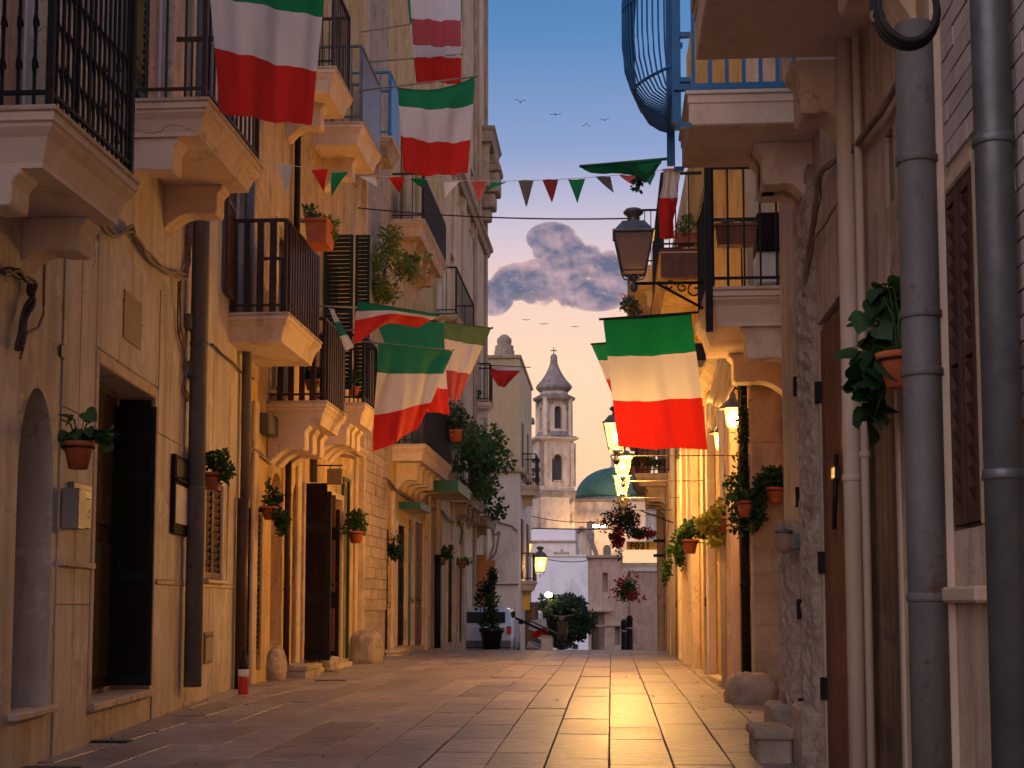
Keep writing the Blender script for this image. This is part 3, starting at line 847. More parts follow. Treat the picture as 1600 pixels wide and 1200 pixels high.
Bd = thing('ochre_building', FB.p(3.8, 0, 0), 'lamp-lit ochre plaster house with tall dark double doors left of the rough corner boulder', 'building')
ob1 = opn(FB, 386, 409, 792, 1050); ob2 = opn(FB, 423, 438, 735, 1010, arch=.25); ob3 = opn(FB, 456, 469, 752, 1040, arch=.25)
ob4 = opn(FB, 472, 530, 762, 1042); ob5 = opn(FB, 533, 541, 750, 1030, arch=.25)
ub6 = (1.45, 2.35, 3.95, 6.2); ub7 = (4.5, 5.5, 4.3, 6.6); ub8 = (2.0, 2.9, 8.5, 10.7); ub9 = (4.7, 5.6, 8.5, 10.7)
mk('wall', wall_mesh(FB, 0, 7.75, -.5, 14, [ob1, ob2, ob3, ob4, ob5, ub6, ub7, ub8, ub9]), 'plaster_ochre', Bd)
shutter(FB, Bd, ob1[0] + .01, (ob1[0] + ob1[1]) / 2 - .005, ob1[2] + .2, ob1[3] - .02, w0=-.05, pitch=.075, mat='shutter_brown')
shutter(FB, Bd, (ob1[0] + ob1[1]) / 2 + .005, ob1[1] - .01, ob1[2] + .2, ob1[3] - .02, w0=-.05, pitch=.075, mat='shutter_brown')
for o_ in (ob2, ob3): mk('niche_panel', MB().box(o_[0], o_[1], -.29, -.27, o_[2], o_[3] - .25, FB), 'plaster_pink', Bd)
frame_around(FB, Bd, *ob4[:4], wd=.10, th=.05)
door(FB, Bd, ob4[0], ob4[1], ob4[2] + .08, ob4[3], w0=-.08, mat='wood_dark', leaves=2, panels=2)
h4 = ob4[0] + (ob4[1] - ob4[0]) * .38
mk('door_leaf', MB().box(ob4[0] + .02, ob4[0] + .07, -.1, .42, ob4[2] + .10, ob4[3] - .05, FB), 'iron_black', Bd, bev=.004)
mk('door_leaf', MB().box(h4, h4 + .05, -.05, .34, ob4[2] + .10, ob4[3] - .25, FB), 'wood_dark', Bd, bev=.004)
for (za_, zb__) in ((.2, .95), (1.1, 2.0), (2.1, 2.7)):
    mk('leaf_panel', MB().box(ob4[0] + .005, ob4[0] + .019, -.04, .36, ob4[2] + za_, ob4[2] + zb__, FB), 'wood_dark', Bd, bev=.005)
    mk('leaf_panel', MB().box(h4 - .016, h4 - .002, -.0, .28, ob4[2] + za_, ob4[2] + zb__ - .1, FB), 'wood_brown', Bd, bev=.005)
mk('door_bolt', MB().tube([FB.p(h4 - .02, .05, ob4[2] + 1.25), FB.p(h4 - .02, .30, ob4[2] + 1.22)], .02, 6), 'bronze_black', Bd)
frame_around(FB, Bd, *ob5[:4], wd=.06, th=.05, mat='wood_green_trim')
mk('door_glass', MB().box(ob5[0], ob5[1], -.15, -.12, ob5[2], ob5[3] - .1, FB), 'window_glass', Bd)
mk('step', MB().box(ob4[0] - .2, ob4[1] + .1, .0, .22, -.2, .07, FB), 'stone_trim', Bd, bev=.015)
for (u0, u1, z0, z1) in (ub6, ub7, ub8, ub9):
    frame_around(FB, Bd, u0, u1, z0, z1, wd=.1, th=.04)
    mk('balcony_door', MB().box(u0 + .01, u1 - .01, -.16, -.10, z0 + .02, z1 - .02, FB), 'window_glass', Bd)
# dark green shutters stand open across the balcony above
for (yy_, x0, x1) in ((21.75, 507, 553), (22.75, 556, 579)):
    a = atY(x0, 368, yy_); b = atY(x1, 368, yy_); zb0 = 4.35
    Fs = Frame((a.x, yy_), (1, 0), (0, -1))
    shutter(Fs, Bd, 0, b.x - a.x, zb0, a.z, w0=0, mat='shutter_green', pitch=.065)
for u_ in (.30, 2.75, 7.15):
    mk('pilaster', MB().box(u_, u_ + .22, .002, .05, -.3, 3.6, FB), 'stone_trim', Bd, bev=.012)
mk('cornice', MB().prism([(0, 3.62), (.10, 3.62), (.12, 3.66), (.16, 3.70), (.16, 3.74), (0, 3.76)], 3.0, 7.7, FB), 'stone_trim', Bd)
# flaking render patches: slightly raised scabs
for k in range(16):
    u_ = random.uniform(2.9, 7.4); z_ = random.uniform(2.6, 3.6); r_ = random.uniform(.05, .14)
    q = MB(); pts = [FB.p(u_ + r_ * math.cos(a) * random.uniform(.6, 1.2), .0045, z_ + r_ * math.sin(a) * random.uniform(.6, 1.3)) for a in [i * PI / 5 for i in range(10)]]
    q.poly(pts)
    q2 = [p - FB.w * .004 for p in pts]
    for i in range(10): q.poly([pts[i], pts[(i + 1) % 10], q2[(i + 1) % 10], q2[i]])
    mk('render_scab', q, 'stone_rough', Bd)
bal_px(Bd, -1, -4.53, -3.75, (510, 616), (541, 661), th=.28, rail='wide', rmat='iron_brown', ncorb=3, spacing=.14, ch=.5, mat='soffit', rh=1.1)
bal_px(Bd, -1, -4.52, -3.75, (571, 622), (592, 655), th=.28, rail='bars', rmat='iron_black', ncorb=3, spacing=.14, ch=.5, mat='soffit', rh=1.05)
bal_px(Bd, -1, -4.53, -3.75, (524, 86), (550, 178), th=.30, rail='bars', rmat='iron_brown', ncorb=1, spacing=.13, ch=.5, rh=1.2, zt=8.4)
bal_px(Bd, -1, -4.51, -3.75, (567, 186), (595, 236), th=.30, rail='bars', rmat='lamp_grey', ncorb=1, spacing=.13, ch=.5, rh=1.2, zt=8.38, skirt='lamp_grey')

def blocks(F, parent, u0, u1, z0, z1, bw, bh, mat='stone_block', th=.03, gap=.01, name='stone_block', w0=.001, jit=.5, maxn=300):
    rows = max(1, round((z1 - z0) / bh)); h = (z1 - z0) / rows; src = None; n = 0
    for r_ in range(rows):
        x = u0 - (bw * .5 if r_ % 2 else 0)
        while x < u1 - .02:
            L = bw * random.uniform(1 - jit * .3, 1 + jit * .3)
            a, b = max(x, u0), min(x + L, u1)
            x += L
            if b - a < .03: continue
            t_ = th * random.uniform(.8, 1.15)
            if src is None:
                src = mk(name, MB().box(-.5, .5, -.5, .5, 0, 1), mat, parent, origin=Vector((0, 0, 0)), bev=.02)
                o = src
            else:
                o = inst(src, (0, 0, 0), parent)
            c_ = F.p((a + b) / 2, w0 + t_ / 2, z0 + r_ * h + gap / 2)
            setp(o, c_, parent)
            o.scale = (b - a - gap, t_, h - gap)
            o.rotation_euler = (0, 0, math.atan2(F.u.y, F.u.x))
            n += 1
            if n > maxn: return

FC = Frame((wallX_left(25.2) + .06, 25.2), (.011, 1))
Cc = thing('block_stone_building', FC.p(1, 0, 0), 'narrow house front of small coursed stone blocks behind the rough boulder', 'building')
mk('wall', wall_mesh(FC, 0, 2.4, -.5, 14, []), 'stone_rough', Cc)
blocks(FC, Cc, .02, 2.38, .9, 4.4, .42, .2)
mk('quoin_strip', MB().box(-.12, .0, -.2, .04, -.3, 14, FC), 'stone_trim', Cc, bev=.01)

FD = Frame((wallX_left(27.6), 27.6), (.014, 1))
D = thing('row_house', FD.p(4, 0, 0), 'yellowish plaster house with a row of narrow doors and a balcony on stone scroll brackets', 'building')
od = [opn(FD, 577, 583, 848, 897), opn(FD, 619, 632, 820, 1010), opn(FD, 635, 643, 812, 1010, arch=.2), opn(FD, 646, 660, 815, 1010), opn(FD, 663, 670, 856, 1012)]
od = [o for o in od if o[0] > .05]
upd = [(2.2, 3.2, 4.35, 6.6), (1.6, 2.6, 8.8, 11), (3.6, 4.4, 8.8, 11)]
mk('wall', wall_mesh(FD, 0, 8.9, -.5, 17, od + upd + [(.25, .75, 0.0, 2.5)]), 'plaster_ochre', D)
for i, o_ in enumerate(od):
    mt = ['wood_dark', 'wood_green_trim', 'wood_brown', 'wood_dark', 'wood_dark'][i % 5]
    door(FD, D, o_[0] + .01, o_[1] - .01, max(o_[2], 0), o_[3] - (.15 if len(o_) > 4 else 0), w0=-.02, mat=mt, leaves=1 if o_[1] - o_[0] < .9 else 2, panels=3)
    frame_around(FD, D, *o_[:4], wd=.09, th=.04, mat='stone_trim')
door(FD, D, .26, .74, 0, 2.49, w0=-.02, mat='wood_dark', leaves=1)
for (u0, u1, z0, z1) in upd:
    frame_around(FD, D, u0, u1, z0, z1, wd=.1, th=.04)
    mk('balcony_door', MB().box(u0 + .01, u1 - .01, -.16, -.10, z0 + .02, z1 - .02, FD), 'window_glass', D)
for u_ in (.9, 5.7, 7.6): mk('pilaster', MB().box(u_, u_ + .25, .002, .07, -.3, 3.3, FD), 'plaster_cream', D, bev=.012)
bal_px(Cc, -1, -4.46, -3.75, (612, 200), (625, 246), th=.28, rail='bars', rmat='iron_blue', ncorb=1, spacing=.14, ch=.4, rh=1.15, mat='stone_weathered', skirt='iron_blue', each=False, zt=9.1)
bal_px(D, -1, -4.42, -3.75, (665, 690), (706, 733), th=.30, rail='bars', rmat='iron_brown', ncorb=5, spacing=.12, ch=.55, mat='soffit', each=False, skirt='wood_dark', rh=1.05)
bal_px(D, -1, -4.42, -3.75, (663, 341), (698, 415), th=.30, rail='scroll', rmat='iron_brown', ncorb=4, spacing=.2, ch=.45, mat='plaster_pink', rh=.95, skirt='wood_dark')

FE = Frame((wallX_left(27.6) + .125, 36.5), (.008, 1))
E = thing('tall_corner_building', FE.p(6, 0, -.3), 'tallest pale stone house on the left, its edge standing against the sky', 'building')
oe = [opn(FE, 697, 708, 850, 1005), opn(FE, 715, 725, 876, 1006)]
ue = [(1.0, 1.9, 8.3, 10.5), (4.0, 4.9, 4.1, 6.3), (8.0, 8.9, 7.6, 9.8), (3.0, 3.9, 12.4, 14.4), (6.0, 6.9, 12.4, 14.4), (2.2, 3.1, 17, 19)]
mk('wall', wall_mesh(FE, 0, 11.6, -1.2, 23.5, [o for o in oe] + ue), 'plaster_cream', E)
for o_ in oe:
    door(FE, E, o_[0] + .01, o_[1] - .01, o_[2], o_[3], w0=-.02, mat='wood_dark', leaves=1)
    frame_around(FE, E, *o_[:4], wd=.1, th=.06, mat='stone_trim')
for (u0, u1, z0, z1) in ue:
    frame_around(FE, E, u0, u1, z0, z1, wd=.12, th=.06)
    mk('window', MB().box(u0 + .01, u1 - .01, -.16, -.10, z0 + .02, z1 - .02, FE), 'window_glass', E)
for u_ in (1.9, 4.2, 7.4, 10.9): mk('pilaster', MB().box(u_, u_ + .35, .002, .10, -.8, 23.3, FE), 'stone_weathered' if u_ > 5 else 'stone_trim', E, bev=.02)
a = atY(739, 1000, 44.2)
Fo = Frame((-4.3, 44.2), (1, 0), (0, -1))
dl = mk('door_leaf', MB().box(0, .42, 0, .05, -.7, 2.55, Fo), 'wood_orange', E, bev=.004); dl['label'] = 'open orange wooden door leaf'
mk('door_leaf', MB().box(.36, .66, -.5, -.45, -.7, 2.4, Fo), 'wood_orange', E, bev=.004)
bal_px(E, -1, -4.28, -3.75, (715, 484), (743, 500), th=.16, rail='scroll', rmat='iron_black', ncorb=3, spacing=.25, ch=.4, mat='plaster_cream', topmat='paint_green', rh=1.15, zt=8.2)
bal_px(E, -1, -4.25, -3.75, (735, 764), (762, 793), th=.25, rail='bars', rmat='iron_black', ncorb=4, spacing=.14, ch=.5, mat='stone_weathered', each=False, rh=1.25)
bal_px(E, -1, -4.22, -3.70, (765, 806), (776, 813), th=.24, rail=None, ncorb=1, ch=.4, mat='stone_weathered', topmat='zinc')
bal_px(E, -1, -4.22, -3.75, (767, 622), (771, 640), th=.18, rail='bars', rmat='iron_black', ncorb=1, spacing=.12, ch=.4, mat='plaster_pale', topmat='clay_box', rh=1.2, each=False)
# carved stone balcony at the corner, high up
cb, _ = balcony(E, -1, -4.25, -3.72, 45.2, 48.2, 16.6, th=.45, rail=None, ncorb=2, ch=2.2, mat='stone_weathered', topmat='stone_weathered')
for (z0_, z1_, x_, w_) in ((13.9, 14.3, -3.95, .25), (14.3, 14.8, -3.80, .4), (14.8, 15.5, -3.66, .5), (15.5, 15.75, -3.60, .6), (15.75, 16.15, -3.72, .5)):
    mk('carved_block', MB().box(-4.3, x_, 47.0 - w_, 47.0 + w_, z0_ + .003, z1_), 'stone_weathered', cb, bev=.09, seg=2)
mk('cornice', MB().prism([(0, 12.9), (.12, 12.9), (.18, 13.05), (.26, 13.1), (.26, 13.2), (0, 13.25)], 0, 11.5, FE), 'stone_weathered', E)

# pale building across the end of the row
W = thing('cream_end_building', (-3.7, 48.5, -.8), 'cream house with whitewashed lower wall and a round-topped chimney, standing beyond the tall left house', 'building')
zc_ = atY(780, 738, 48.5).z; zt_ = atY(780, 560, 48.5).z
xr = atY(811, 800, 48.5).x; xr2 = atY(820, 560, 48.5).x
mk('wall', MB().box(-8, xr, 48.5, 56, -1.5, zc_), 'lime_wash', W, bev=.02)
mk('upper_wall', MB().box(-8, xr + .02, 48.55, 56, zc_ + .16, zt_), 'cream_paint', W, bev=.02)
mk('cornice', MB().box(-8, xr + .16, 48.35, 56.1, zc_ + .001, zc_ + .158), 'stone_trim', W, bev=.02)
mk('parapet', MB().box(-8, xr + .08, 48.47, 56.1, zt_ + .001, zt_ + .12), 'stone_trim', W, bev=.02)
ch = atY(788, 556, 50); zz0 = zt_ + .1
mk('chimney', MB().lathe((ch.x, 50, zz0), [(.40, 0), (.40, .25), (.36, .28), (.36, .42), (.33, .45), (.33, .60), (.24, .64), (.26, .72), (.26, .85), (.14, .98), (.05, 1.02)], 18), 'stone_weathered', W)
FW2 = Frame((xr, 48.5), (0, 1), (1, 0))
for (u0, u1, z0, z1) in ((1.2, 2.1, 5.4, 7.4), (1.0, 2.0, 1.9, 4.0), (4.4, 5.3, 5.4, 7.4), (4.2, 5.2, 1.9, 4.0)):
    mk('shutter_door', MB().box(u0, u1, -.04, .05, z0, z1, FW2), 'shutter_brown', W, bev=.01)
balcony(W, -1, xr, atY(840, 762, 50).x, 49.6, 51.6, atY(840, 761, 50).z, th=.3, rail='bars', rmat='iron_black', ncorb=1, spacing=.14, mat='plaster_cream', topmat='plaster_cream', each=False, rh=1.1, ch=.5)
balcony(W, -1, xr, atY(836, 908, 50).x, 49.6, 51.6, atY(838, 909, 50).z, th=.3, rail='scroll', rmat='iron_black', ncorb=1, spacing=.2, mat='plaster_cream', topmat='plaster_cream', each=False, rh=.95, ch=.3)
mk('shop_front', MB().box(xr, xr + .35, 51.9, 54.5, -.9, 1.1), 'wood_old', W, bev=.01)
mk('shop_board', MB().box(atY(812, 940, 50).x, atY(828, 940, 50).x, 50.0, 50.05, atY(820, 953, 50).z, atY(820, 930, 50).z), 'sign_yellow', W, bev=.01)
W2 = thing('narrow_pink_building', (-3.0, 58, -1.2), 'narrow weathered pink house edge with balconies, between the cream house and the bell tower', 'building')
x2 = atY(822, 700, 57).x
mk('wall', MB().box(-9, x2, 56.5, 58.2, -2, atY(829, 612, 57).z), 'plaster_pink', W2, bev=.02)
mk('cornice', MB().box(-9, x2 + .12, 56.4, 58.3, atY(829, 612, 57).z + .001, atY(829, 612, 57).z + .2), 'stone_weathered', W2, bev=.02)
for yy_, zz_ in ((660, 5.2), (740, 4.6)):
    p = atY(830, yy_, 58); mk('ledge', MB().box(x2 - .02, x2 + .3, 57.2, 58, p.z - .1, p.z + .1), 'stone_weathered', W2, bev=.02)
for k, (x, y) in enumerate(((829, 722), (829, 737), (829, 752))):
    p = atY(x, y, 57.3); mk('awning_bracket', MB().box(x2 + .0, x2 + .55, 57.2, 57.5, p.z, p.z + .14), 'zinc', W2, bev=.01)

# ------------------------------------------------------------------ right buildings
FN = Frame((1.35, 0), (0, 1), (-1, 0))
N = thing('near_right_building', (1.5, 7, -.1), 'plaster and painted-brick house at the near right with louvred shutters and weathered doors', 'building')
on1 = opn(FN, 1483, 1530, 300, 832); on2 = opn(FN, 1358, 1406, 520, 1195); on3 = opn(FN, 1284, 1322, 498, 1195, arch=.2); on4 = opn(FN, 1252, 1263, 700, 1150)
on5 = opn(FN, 1383, 1396, 212, 330)
on2 = (on2[0], on2[1], -.1, on2[3]); on3 = (on3[0], on3[1], -.1, on3[3]); on4 = (on4[0], on4[1], -.1, on4[3])
mk('wall', wall_mesh(FN, 1.5, 11.2, -.5, 10, [on1, on2, on3, on4, on5], back=.45), 'plaster_near', N)
hN = (on1[0] + on1[1]) / 2
shutter(FN, N, on1[0] + .01, hN - .006, on1[2] + .02, on1[3] - .02, w0=-.025, mat='shutter_brown', pitch=.072)
shutter(FN, N, hN + .006, on1[1] - .01, on1[2] + .02, on1[3] - .02, w0=-.025, mat='shutter_brown', pitch=.072)
frame_around(FN, N, *on1[:4], wd=.06, th=.012, mat='stone_trim')
mk('sill', MB().box(on1[0] - .12, on1[1] + .12, .0, .07, on1[2] - .28, on1[2] - .22, FN), 'stone_trim', N, bev=.01)
ub0 = FN.px(1528, 100)[0]; ub1 = FN.px(1478, 100)[0]
blocks(FN, N, ub0 - .1, ub1 + .02, on1[3] + .10, on1[3] + 1.9, .26, .085, mat='brick_white', th=.012, gap=.009, name='brick', maxn=200)
blocks(FN, N, ub0 - 1.4, ub0 - .35, 1.6, on1[3] + 1.9, .26, .085, mat='brick_white', th=.012, gap=.009, name='brick', maxn=250)
mk('pilaster', MB().box(ub1 + .04, ub1 + .12, .0, .05, -.2, 6, FN), 'pipe_cream', N, bev=.01)
planks(FN, N, on2[0] + .01, on2[1] - .01, on2[2] + .04, on2[3] - .02, -.03, 'wood_old', 6, name='plank')
frame_around(FN, N, *on2[:4], wd=.07, th=.012, mat='pipe_cream')
planks(FN, N, on3[0] + .01, on3[1] - .01, on3[2] + .04, on3[3] - .05, -.035, 'wood_brown', 7, name='plank')
mk('door_bolt', MB().tube([FN.p(on3[0] + .30, -.0, 1.9), FN.p(on3[0] + .30, .02, 1.45)], .015).box(on3[0] + .24, on3[0] + .36, -.01, .02, 1.75, 1.82, FN), 'bronze_black', N)
for z_ in (.4, 1.2, 2.3): mk('hinge', MB().box(on3[1] - .02, on3[1] + .03, -.03, .025, z_, z_ + .14, FN), 'iron_black', N, bev=.003)
for z_ in (.35, 1.0, 1.9): mk('hinge', MB().box(on2[1] - .02, on2[1] + .03, -.03, .035, z_, z_ + .12, FN), 'iron_black', N, bev=.003)
planks(FN, N, on4[0] + .01, on4[1] - .01, on4[2] + .04, on4[3] - .02, -.03, 'wood_brown', 3)
mk('window_pane', MB().box(on5[0], on5[1], -.05, -.02, on5[2], on5[3], FN), 'window_glass', N)
# rough hewn stone jambs beside the small door
def rough_strip(F, parent, u0, u1, z0, z1, th, mat='stone_rough', name='stone_jamb'):
    m = MB(); nu = max(2, int((u1 - u0) / .04)); nz = int((z1 - z0) / .05)
    g = [[m.vert(F.p(u0 + (u1 - u0) * i / nu + random.uniform(-.008, .008), th * (.55 + .45 * math.sin(PI * (i + .5) / (nu + 1))) + random.uniform(-.017, .017), z0 + (z1 - z0) * j / nz + random.uniform(-.01, .01))) for i in range(nu + 1)] for j in range(nz + 1)]
    for j in range(nz):
        for i in range(nu): m.face((g[j][i], g[j][i + 1], g[j + 1][i + 1], g[j + 1][i]))
    l = [m.vert(F.p(u0, -.02, z0 + (z1 - z0) * j / nz)) for j in range(nz + 1)]; r = [m.vert(F.p(u1, -.02, z0 + (z1 - z0) * j / nz)) for j in range(nz + 1)]
    for j in range(nz): m.face((l[j], g[j][0], g[j + 1][0], l[j + 1])); m.face((g[j][-1], r[j], r[j + 1], g[j + 1][-1]))
    m.face([l[-1]] + g[-1] + [r[-1]])
    return mk(name, m, mat, parent)
ja = FN.rect(1265, 1283, 560, 1190); jb = FN.rect(1236, 1251, 870, 1190)
rough_strip(FN, N, ja[0], ja[1], -.3, 3.9, .08); rough_strip(FN, N, jb[0], jb[1], -.3, 1.6, .10)
mk('jamb_block', MB().box(jb[0], jb[1] + .1, .0, .20, -.3, .28, FN), 'boulder', N, bev=.03)
mk('jamb_block', MB().box(ja[0], ja[1] + .05, .0, .14, -.3, .35, FN), 'stone_rough', N, bev=.03)
for z_ in (.2, .9, 1.7, 2.5): mk('hinge', MB().box(on4[1] - .01, on4[1] + .05, .0, .03, z_, z_ + .14, FN), 'iron_black', N, bev=.003)
a = atX(1085, 96, .48)
balcony(N, 1, 1.35, .48, 5.3, a.y, a.z + .28, th=.28, rail='bars', rmat='iron_black', ncorb=0, mat='soffit', each=False, plain=True)
p_ = FN.px(1310, 70)[0]
for (u_, z_) in ((7.9, a.z), (6.3, a.z)): corbel(N, FN, u_, .30, .40, z_, h=.46)
a = atX(1062, 288, .50); b_ = atX(1077, 170, .52)
bb, FR2 = balcony(N, 1, 1.35, .51, b_.y, a.y, (a.z + b_.z) / 2 + .2, th=.2, rail=None, ncorb=0, mat='soffit', topmat='plaster_pale', plain=True)
z2 = (a.z + b_.z) / 2
for u_ in (b_.y + .5, a.y - .25): corbel(N, FN, u_, .28, .46, z2, h=.44)
# blue bellied railing
rl = MB(); 
Yn, Yf = b_.y, a.y
xs_, zbase = .44, z2 + .22
for yy_ in (Yn + .02, Yf - .02):
    rl.box(xs_ - .028, xs_ + .028, yy_ - .02, yy_ + .02, z2 + .02, z2 + 2.0)
rl.box(xs_ - .02, 1.35, Yn - .02, Yn + .02, zbase + .01, zbase + .05)
rl.box(xs_ - .02, xs_ + .02, Yn, Yf, zbase + .01, zbase + .05); rl.box(xs_ - .02, xs_ + .02, Yn, Yf, zbase + 1.5, zbase + 1.55)
for k in range(4):
    z_ = z2 - .02 + k * .3; rl.box(xs_ + .02, .53, Yf - .03, Yf + .01, z_, z_ + .03); rl.box(xs_ + .02, .53, Yn - .03, Yn + .01, z_, z_ + .03)
mk('railing', rl, 'iron_blue', bb)
NB = 24
def belly(tt): return .10 + .90 * min(1, math.sin(PI * min(tt, .55) / 1.1)) if tt < .55 else 1 - .25 * (tt - .55) / .45
for i in range(NB):
    tt = i / (NB - 1); yy_ = Yn + .04 + (Yf - Yn - .08) * tt; k_ = belly(tt)
    pts = [(xs_ - dx * k_, yy_, zbase + dz) for dx, dz in ((0, .03), (.10, .05), (.2, .10), (.28, .2), (.325, .34), (.34, .5), (.34, .8), (.31, 1.15), (.2, 1.4), (0, 1.53))]
    mk('baluster', MB().tube(pts, .0065, 5), 'iron_blue', bb)
for dx, z_ in ((.27, .19), (.34, .75), (.31, 1.15)):
    mk('hoop', MB().tube([(xs_ - dx * belly(k / 12), Yn + .03 + (Yf - Yn - .06) * k / 12, zbase + z_) for k in range(13)], .011, 5), 'iron_blue', bb)
src = None
for i in range(1, 8):
    x = xs_ + (1.30 - xs_) * i / 8
    if src is None: src = mk('baluster', MB().box(x - .012, x + .012, Yn - .012, Yn + .012, zbase + .04, zbase + 1.5), 'iron_blue', bb); s0 = wloc(src); x00 = x
    else: inst(src, s0 + Vector((x - x00, 0, 0)), bb)

# set-back house between, carrying the balcony with the wall lantern
S = thing('setback_house', (1.9, 13.2, -.05), 'set-back ochre house carrying the balcony with plants beside the big street lantern', 'building')
FS = Frame((1.87, 11.2), (0, 1), (-1, 0))
mk('wall', wall_mesh(FS, 0, 4.0, -.5, 10, [(.6, 1.5, .0, 2.4), (2.6, 3.5, 4.1, 6.2)]), 'plaster_ochre', S)
door(FS, S, .61, 1.49, .02, 2.38, w0=-.12, mat='wood_brown', leaves=2)
door(FS, S, 2.61, 3.49, 4.12, 6.18, w0=-.12, mat='wood_brown', leaves=2)
a = atX(1106, 449, .92)
b3, F3 = balcony(S, 1, 1.87, .92, a.y, 15.15, a.z - .03, th=.32, rail='bars', rmat='iron_black', ncorb=2, spacing=.135, ch=.46, mat='soffit', rh=1.15, label='balcony with rust-stained slab carrying the lantern bracket')
z3 = a.z; y3 = a.y
mk('corner_post', MB().box(.90, .965, y3 - .02, y3 + .05, z3 - .42, z3 + 1.4), 'iron_black', b3, bev=.004)

FCf = Frame((1.48, 15.2), (-.013, 1), (-1, -.013))
K = thing('lamp_lit_building', (1.5, 17, 0), 'lamp-lit yellow plaster house on the right with a bare stone block end wall', 'building')
Fk = Frame((1.48, 15.2), (1, 0), (0, -1))
ok = [opn(FCf, 1116, 1107, 735, 1055), opn(FCf, 1092, 1083, 745, 1040)]
ok = [(min(o[0], o[1]), max(o[0], o[1]), -.02, o[3]) for o in ok]
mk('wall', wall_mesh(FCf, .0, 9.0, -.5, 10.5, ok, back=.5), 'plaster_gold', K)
mk('end_wall', wall_mesh(Fk, .0, 3.5, -.5, 10.5, [(.30, .75, 4.2, 5.7)], back=.18, depth=.1), 'stone_trim', K)
blocks(Fk, K, .02, .62, -.05, 3.55, .32, .27, mat='stone_block', th=.012, gap=.008)
shutter(Fk, K, .31, .52, 4.22, 5.68, w0=-.05, mat='shutter_brown', pitch=.07)
shutter(Fk, K, .53, .74, 4.22, 5.68, w0=-.05, mat='shutter_brown', pitch=.07)
for o_ in ok:
    door(FCf, K, o_[0] + .01, o_[1] - .01, .05, o_[3], w0=-.005, mat='wood_dark', leaves=2 if o_[1] - o_[0] > 1 else 1)
    frame_around(FCf, K, *o_[:4], wd=.10, th=.03, mat='plaster_cream')
for (u_, wd_, th_) in ((1.15, .16, .10), (1.9, .3, .07), (4.25, .3, .11), (5.6, .22, .08), (7.2, .35, .12), (8.5, .3, .10)):
    mk('pilaster', MB().box(u_, u_ + wd_, .002, th_, -.3, 3.9, FCf), 'plaster_pink' if u_ < 2 else 'plaster_cream', K, bev=.012)
mk('step', MB().box(.3, 1.0, .0, .12, -.2, .1, FCf), 'stone_trim', K, bev=.01); mk('step', MB().box(2.5, 3.9, .0, .14, -.2, .08, FCf), 'stone_trim', K, bev=.01)
mk('cornice', MB().prism([(0, 4.0), (.09, 4.0), (.12, 4.05), (.2, 4.1), (.2, 4.16), (0, 4.2)], .2, 9, FCf), 'stone_trim', K)
a = atX(1031, 393, .75)
b4, _ = balcony(K, 1, 1.38, .75, a.y, a.y + 4.6, a.z, th=.42, rail='bars', rmat='iron_black', ncorb=0, mat='plaster_ochre', topmat='shutter_brown', each=True, rh=1.15, spacing=.15)
mk('fascia', MB().box(.76, 1.33, a.y - .03, a.y - .005, a.z - .40, a.z - .03), 'shutter_brown', b4, bev=.005)
z4, y4 = a.z, a.y
bx = atY(1088, 562, 15.9); bx2 = atY(1118, 538, 15.9)
mk('soffit_box', MB().box(atY(1080, 562, 19).x, 1.4, 19.0, 19.6, atY(1080, 563, 19).z, atY(1080, 536, 19).z), 'iron_black', K, bev=.01)

FG = Frame((1.34, 24.2), (-.004, 1), (-1, -.004))
G = thing('far_right_building', (1.3, 30, 0), 'cream plaster house on the right whose flowered balcony hangs over the lettered sign', 'building')
og = [(1.0, 1.7, -.02, 2.6), (3.2, 4.0, -.02, 2.7), (6.0, 6.9, -.02, 2.6), (9.0, 9.8, -.1, 2.5), (8.6, 9.5, 4.0, 6.1)]
mk('wall', wall_mesh(FG, 0, 14.5, -.8, 8.5, og, back=.5), 'plaster_cream', G)
for i, o_ in enumerate(og):
    door(FG, G, o_[0] + .01, o_[1] - .01, o_[2] + .03, o_[3], w0=-.005, mat=('wood_dark', 'wood_brown', 'wood_old', 'wood_dark', 'wood_green_trim')[i], leaves=1)
    frame_around(FG, G, *o_[:4], wd=.12, th=.03, mat='stone_trim')
for (u_, wd_, th_) in ((.1, .35, .14), (2.2, .4, .10), (4.6, .4, .15), (7.3, .4, .10), (11, .5, .15)):
    mk('pilaster', MB().box(u_, u_ + wd_, .002, th_, -.5, 3.7, FG), 'plaster_pink' if int(u_) % 2 else 'plaster_cream', G, bev=.012)
a = atX(992, 742, .54)
b6, _ = balcony(G, 1, 1.31, .54, a.y, a.y + 3.2, a.z, th=.24, rail='bars', rmat='iron_black', ncorb=3, mat='plaster_cream', topmat='stone_trim', each=False, rh=.6, ch=.5)
z6, y6 = a.z, a.y
a = atX(985, 700, .50)
balcony(G, 1, 1.30, .50, a.y + 3, a.y + 7, a.z + .9, th=.24, rail='bars', rmat='iron_black', ncorb=2, mat='plaster_cream', topmat='stone_trim', each=False, rh=1.0, ch=.5)
balcony(G, 1, 1.30, .42, 27.5, 34, 7.6, th=.3, rail='bars', rmat='iron_black', ncorb=2, mat='plaster_cream', each=False, rh=1.1, ch=.5)

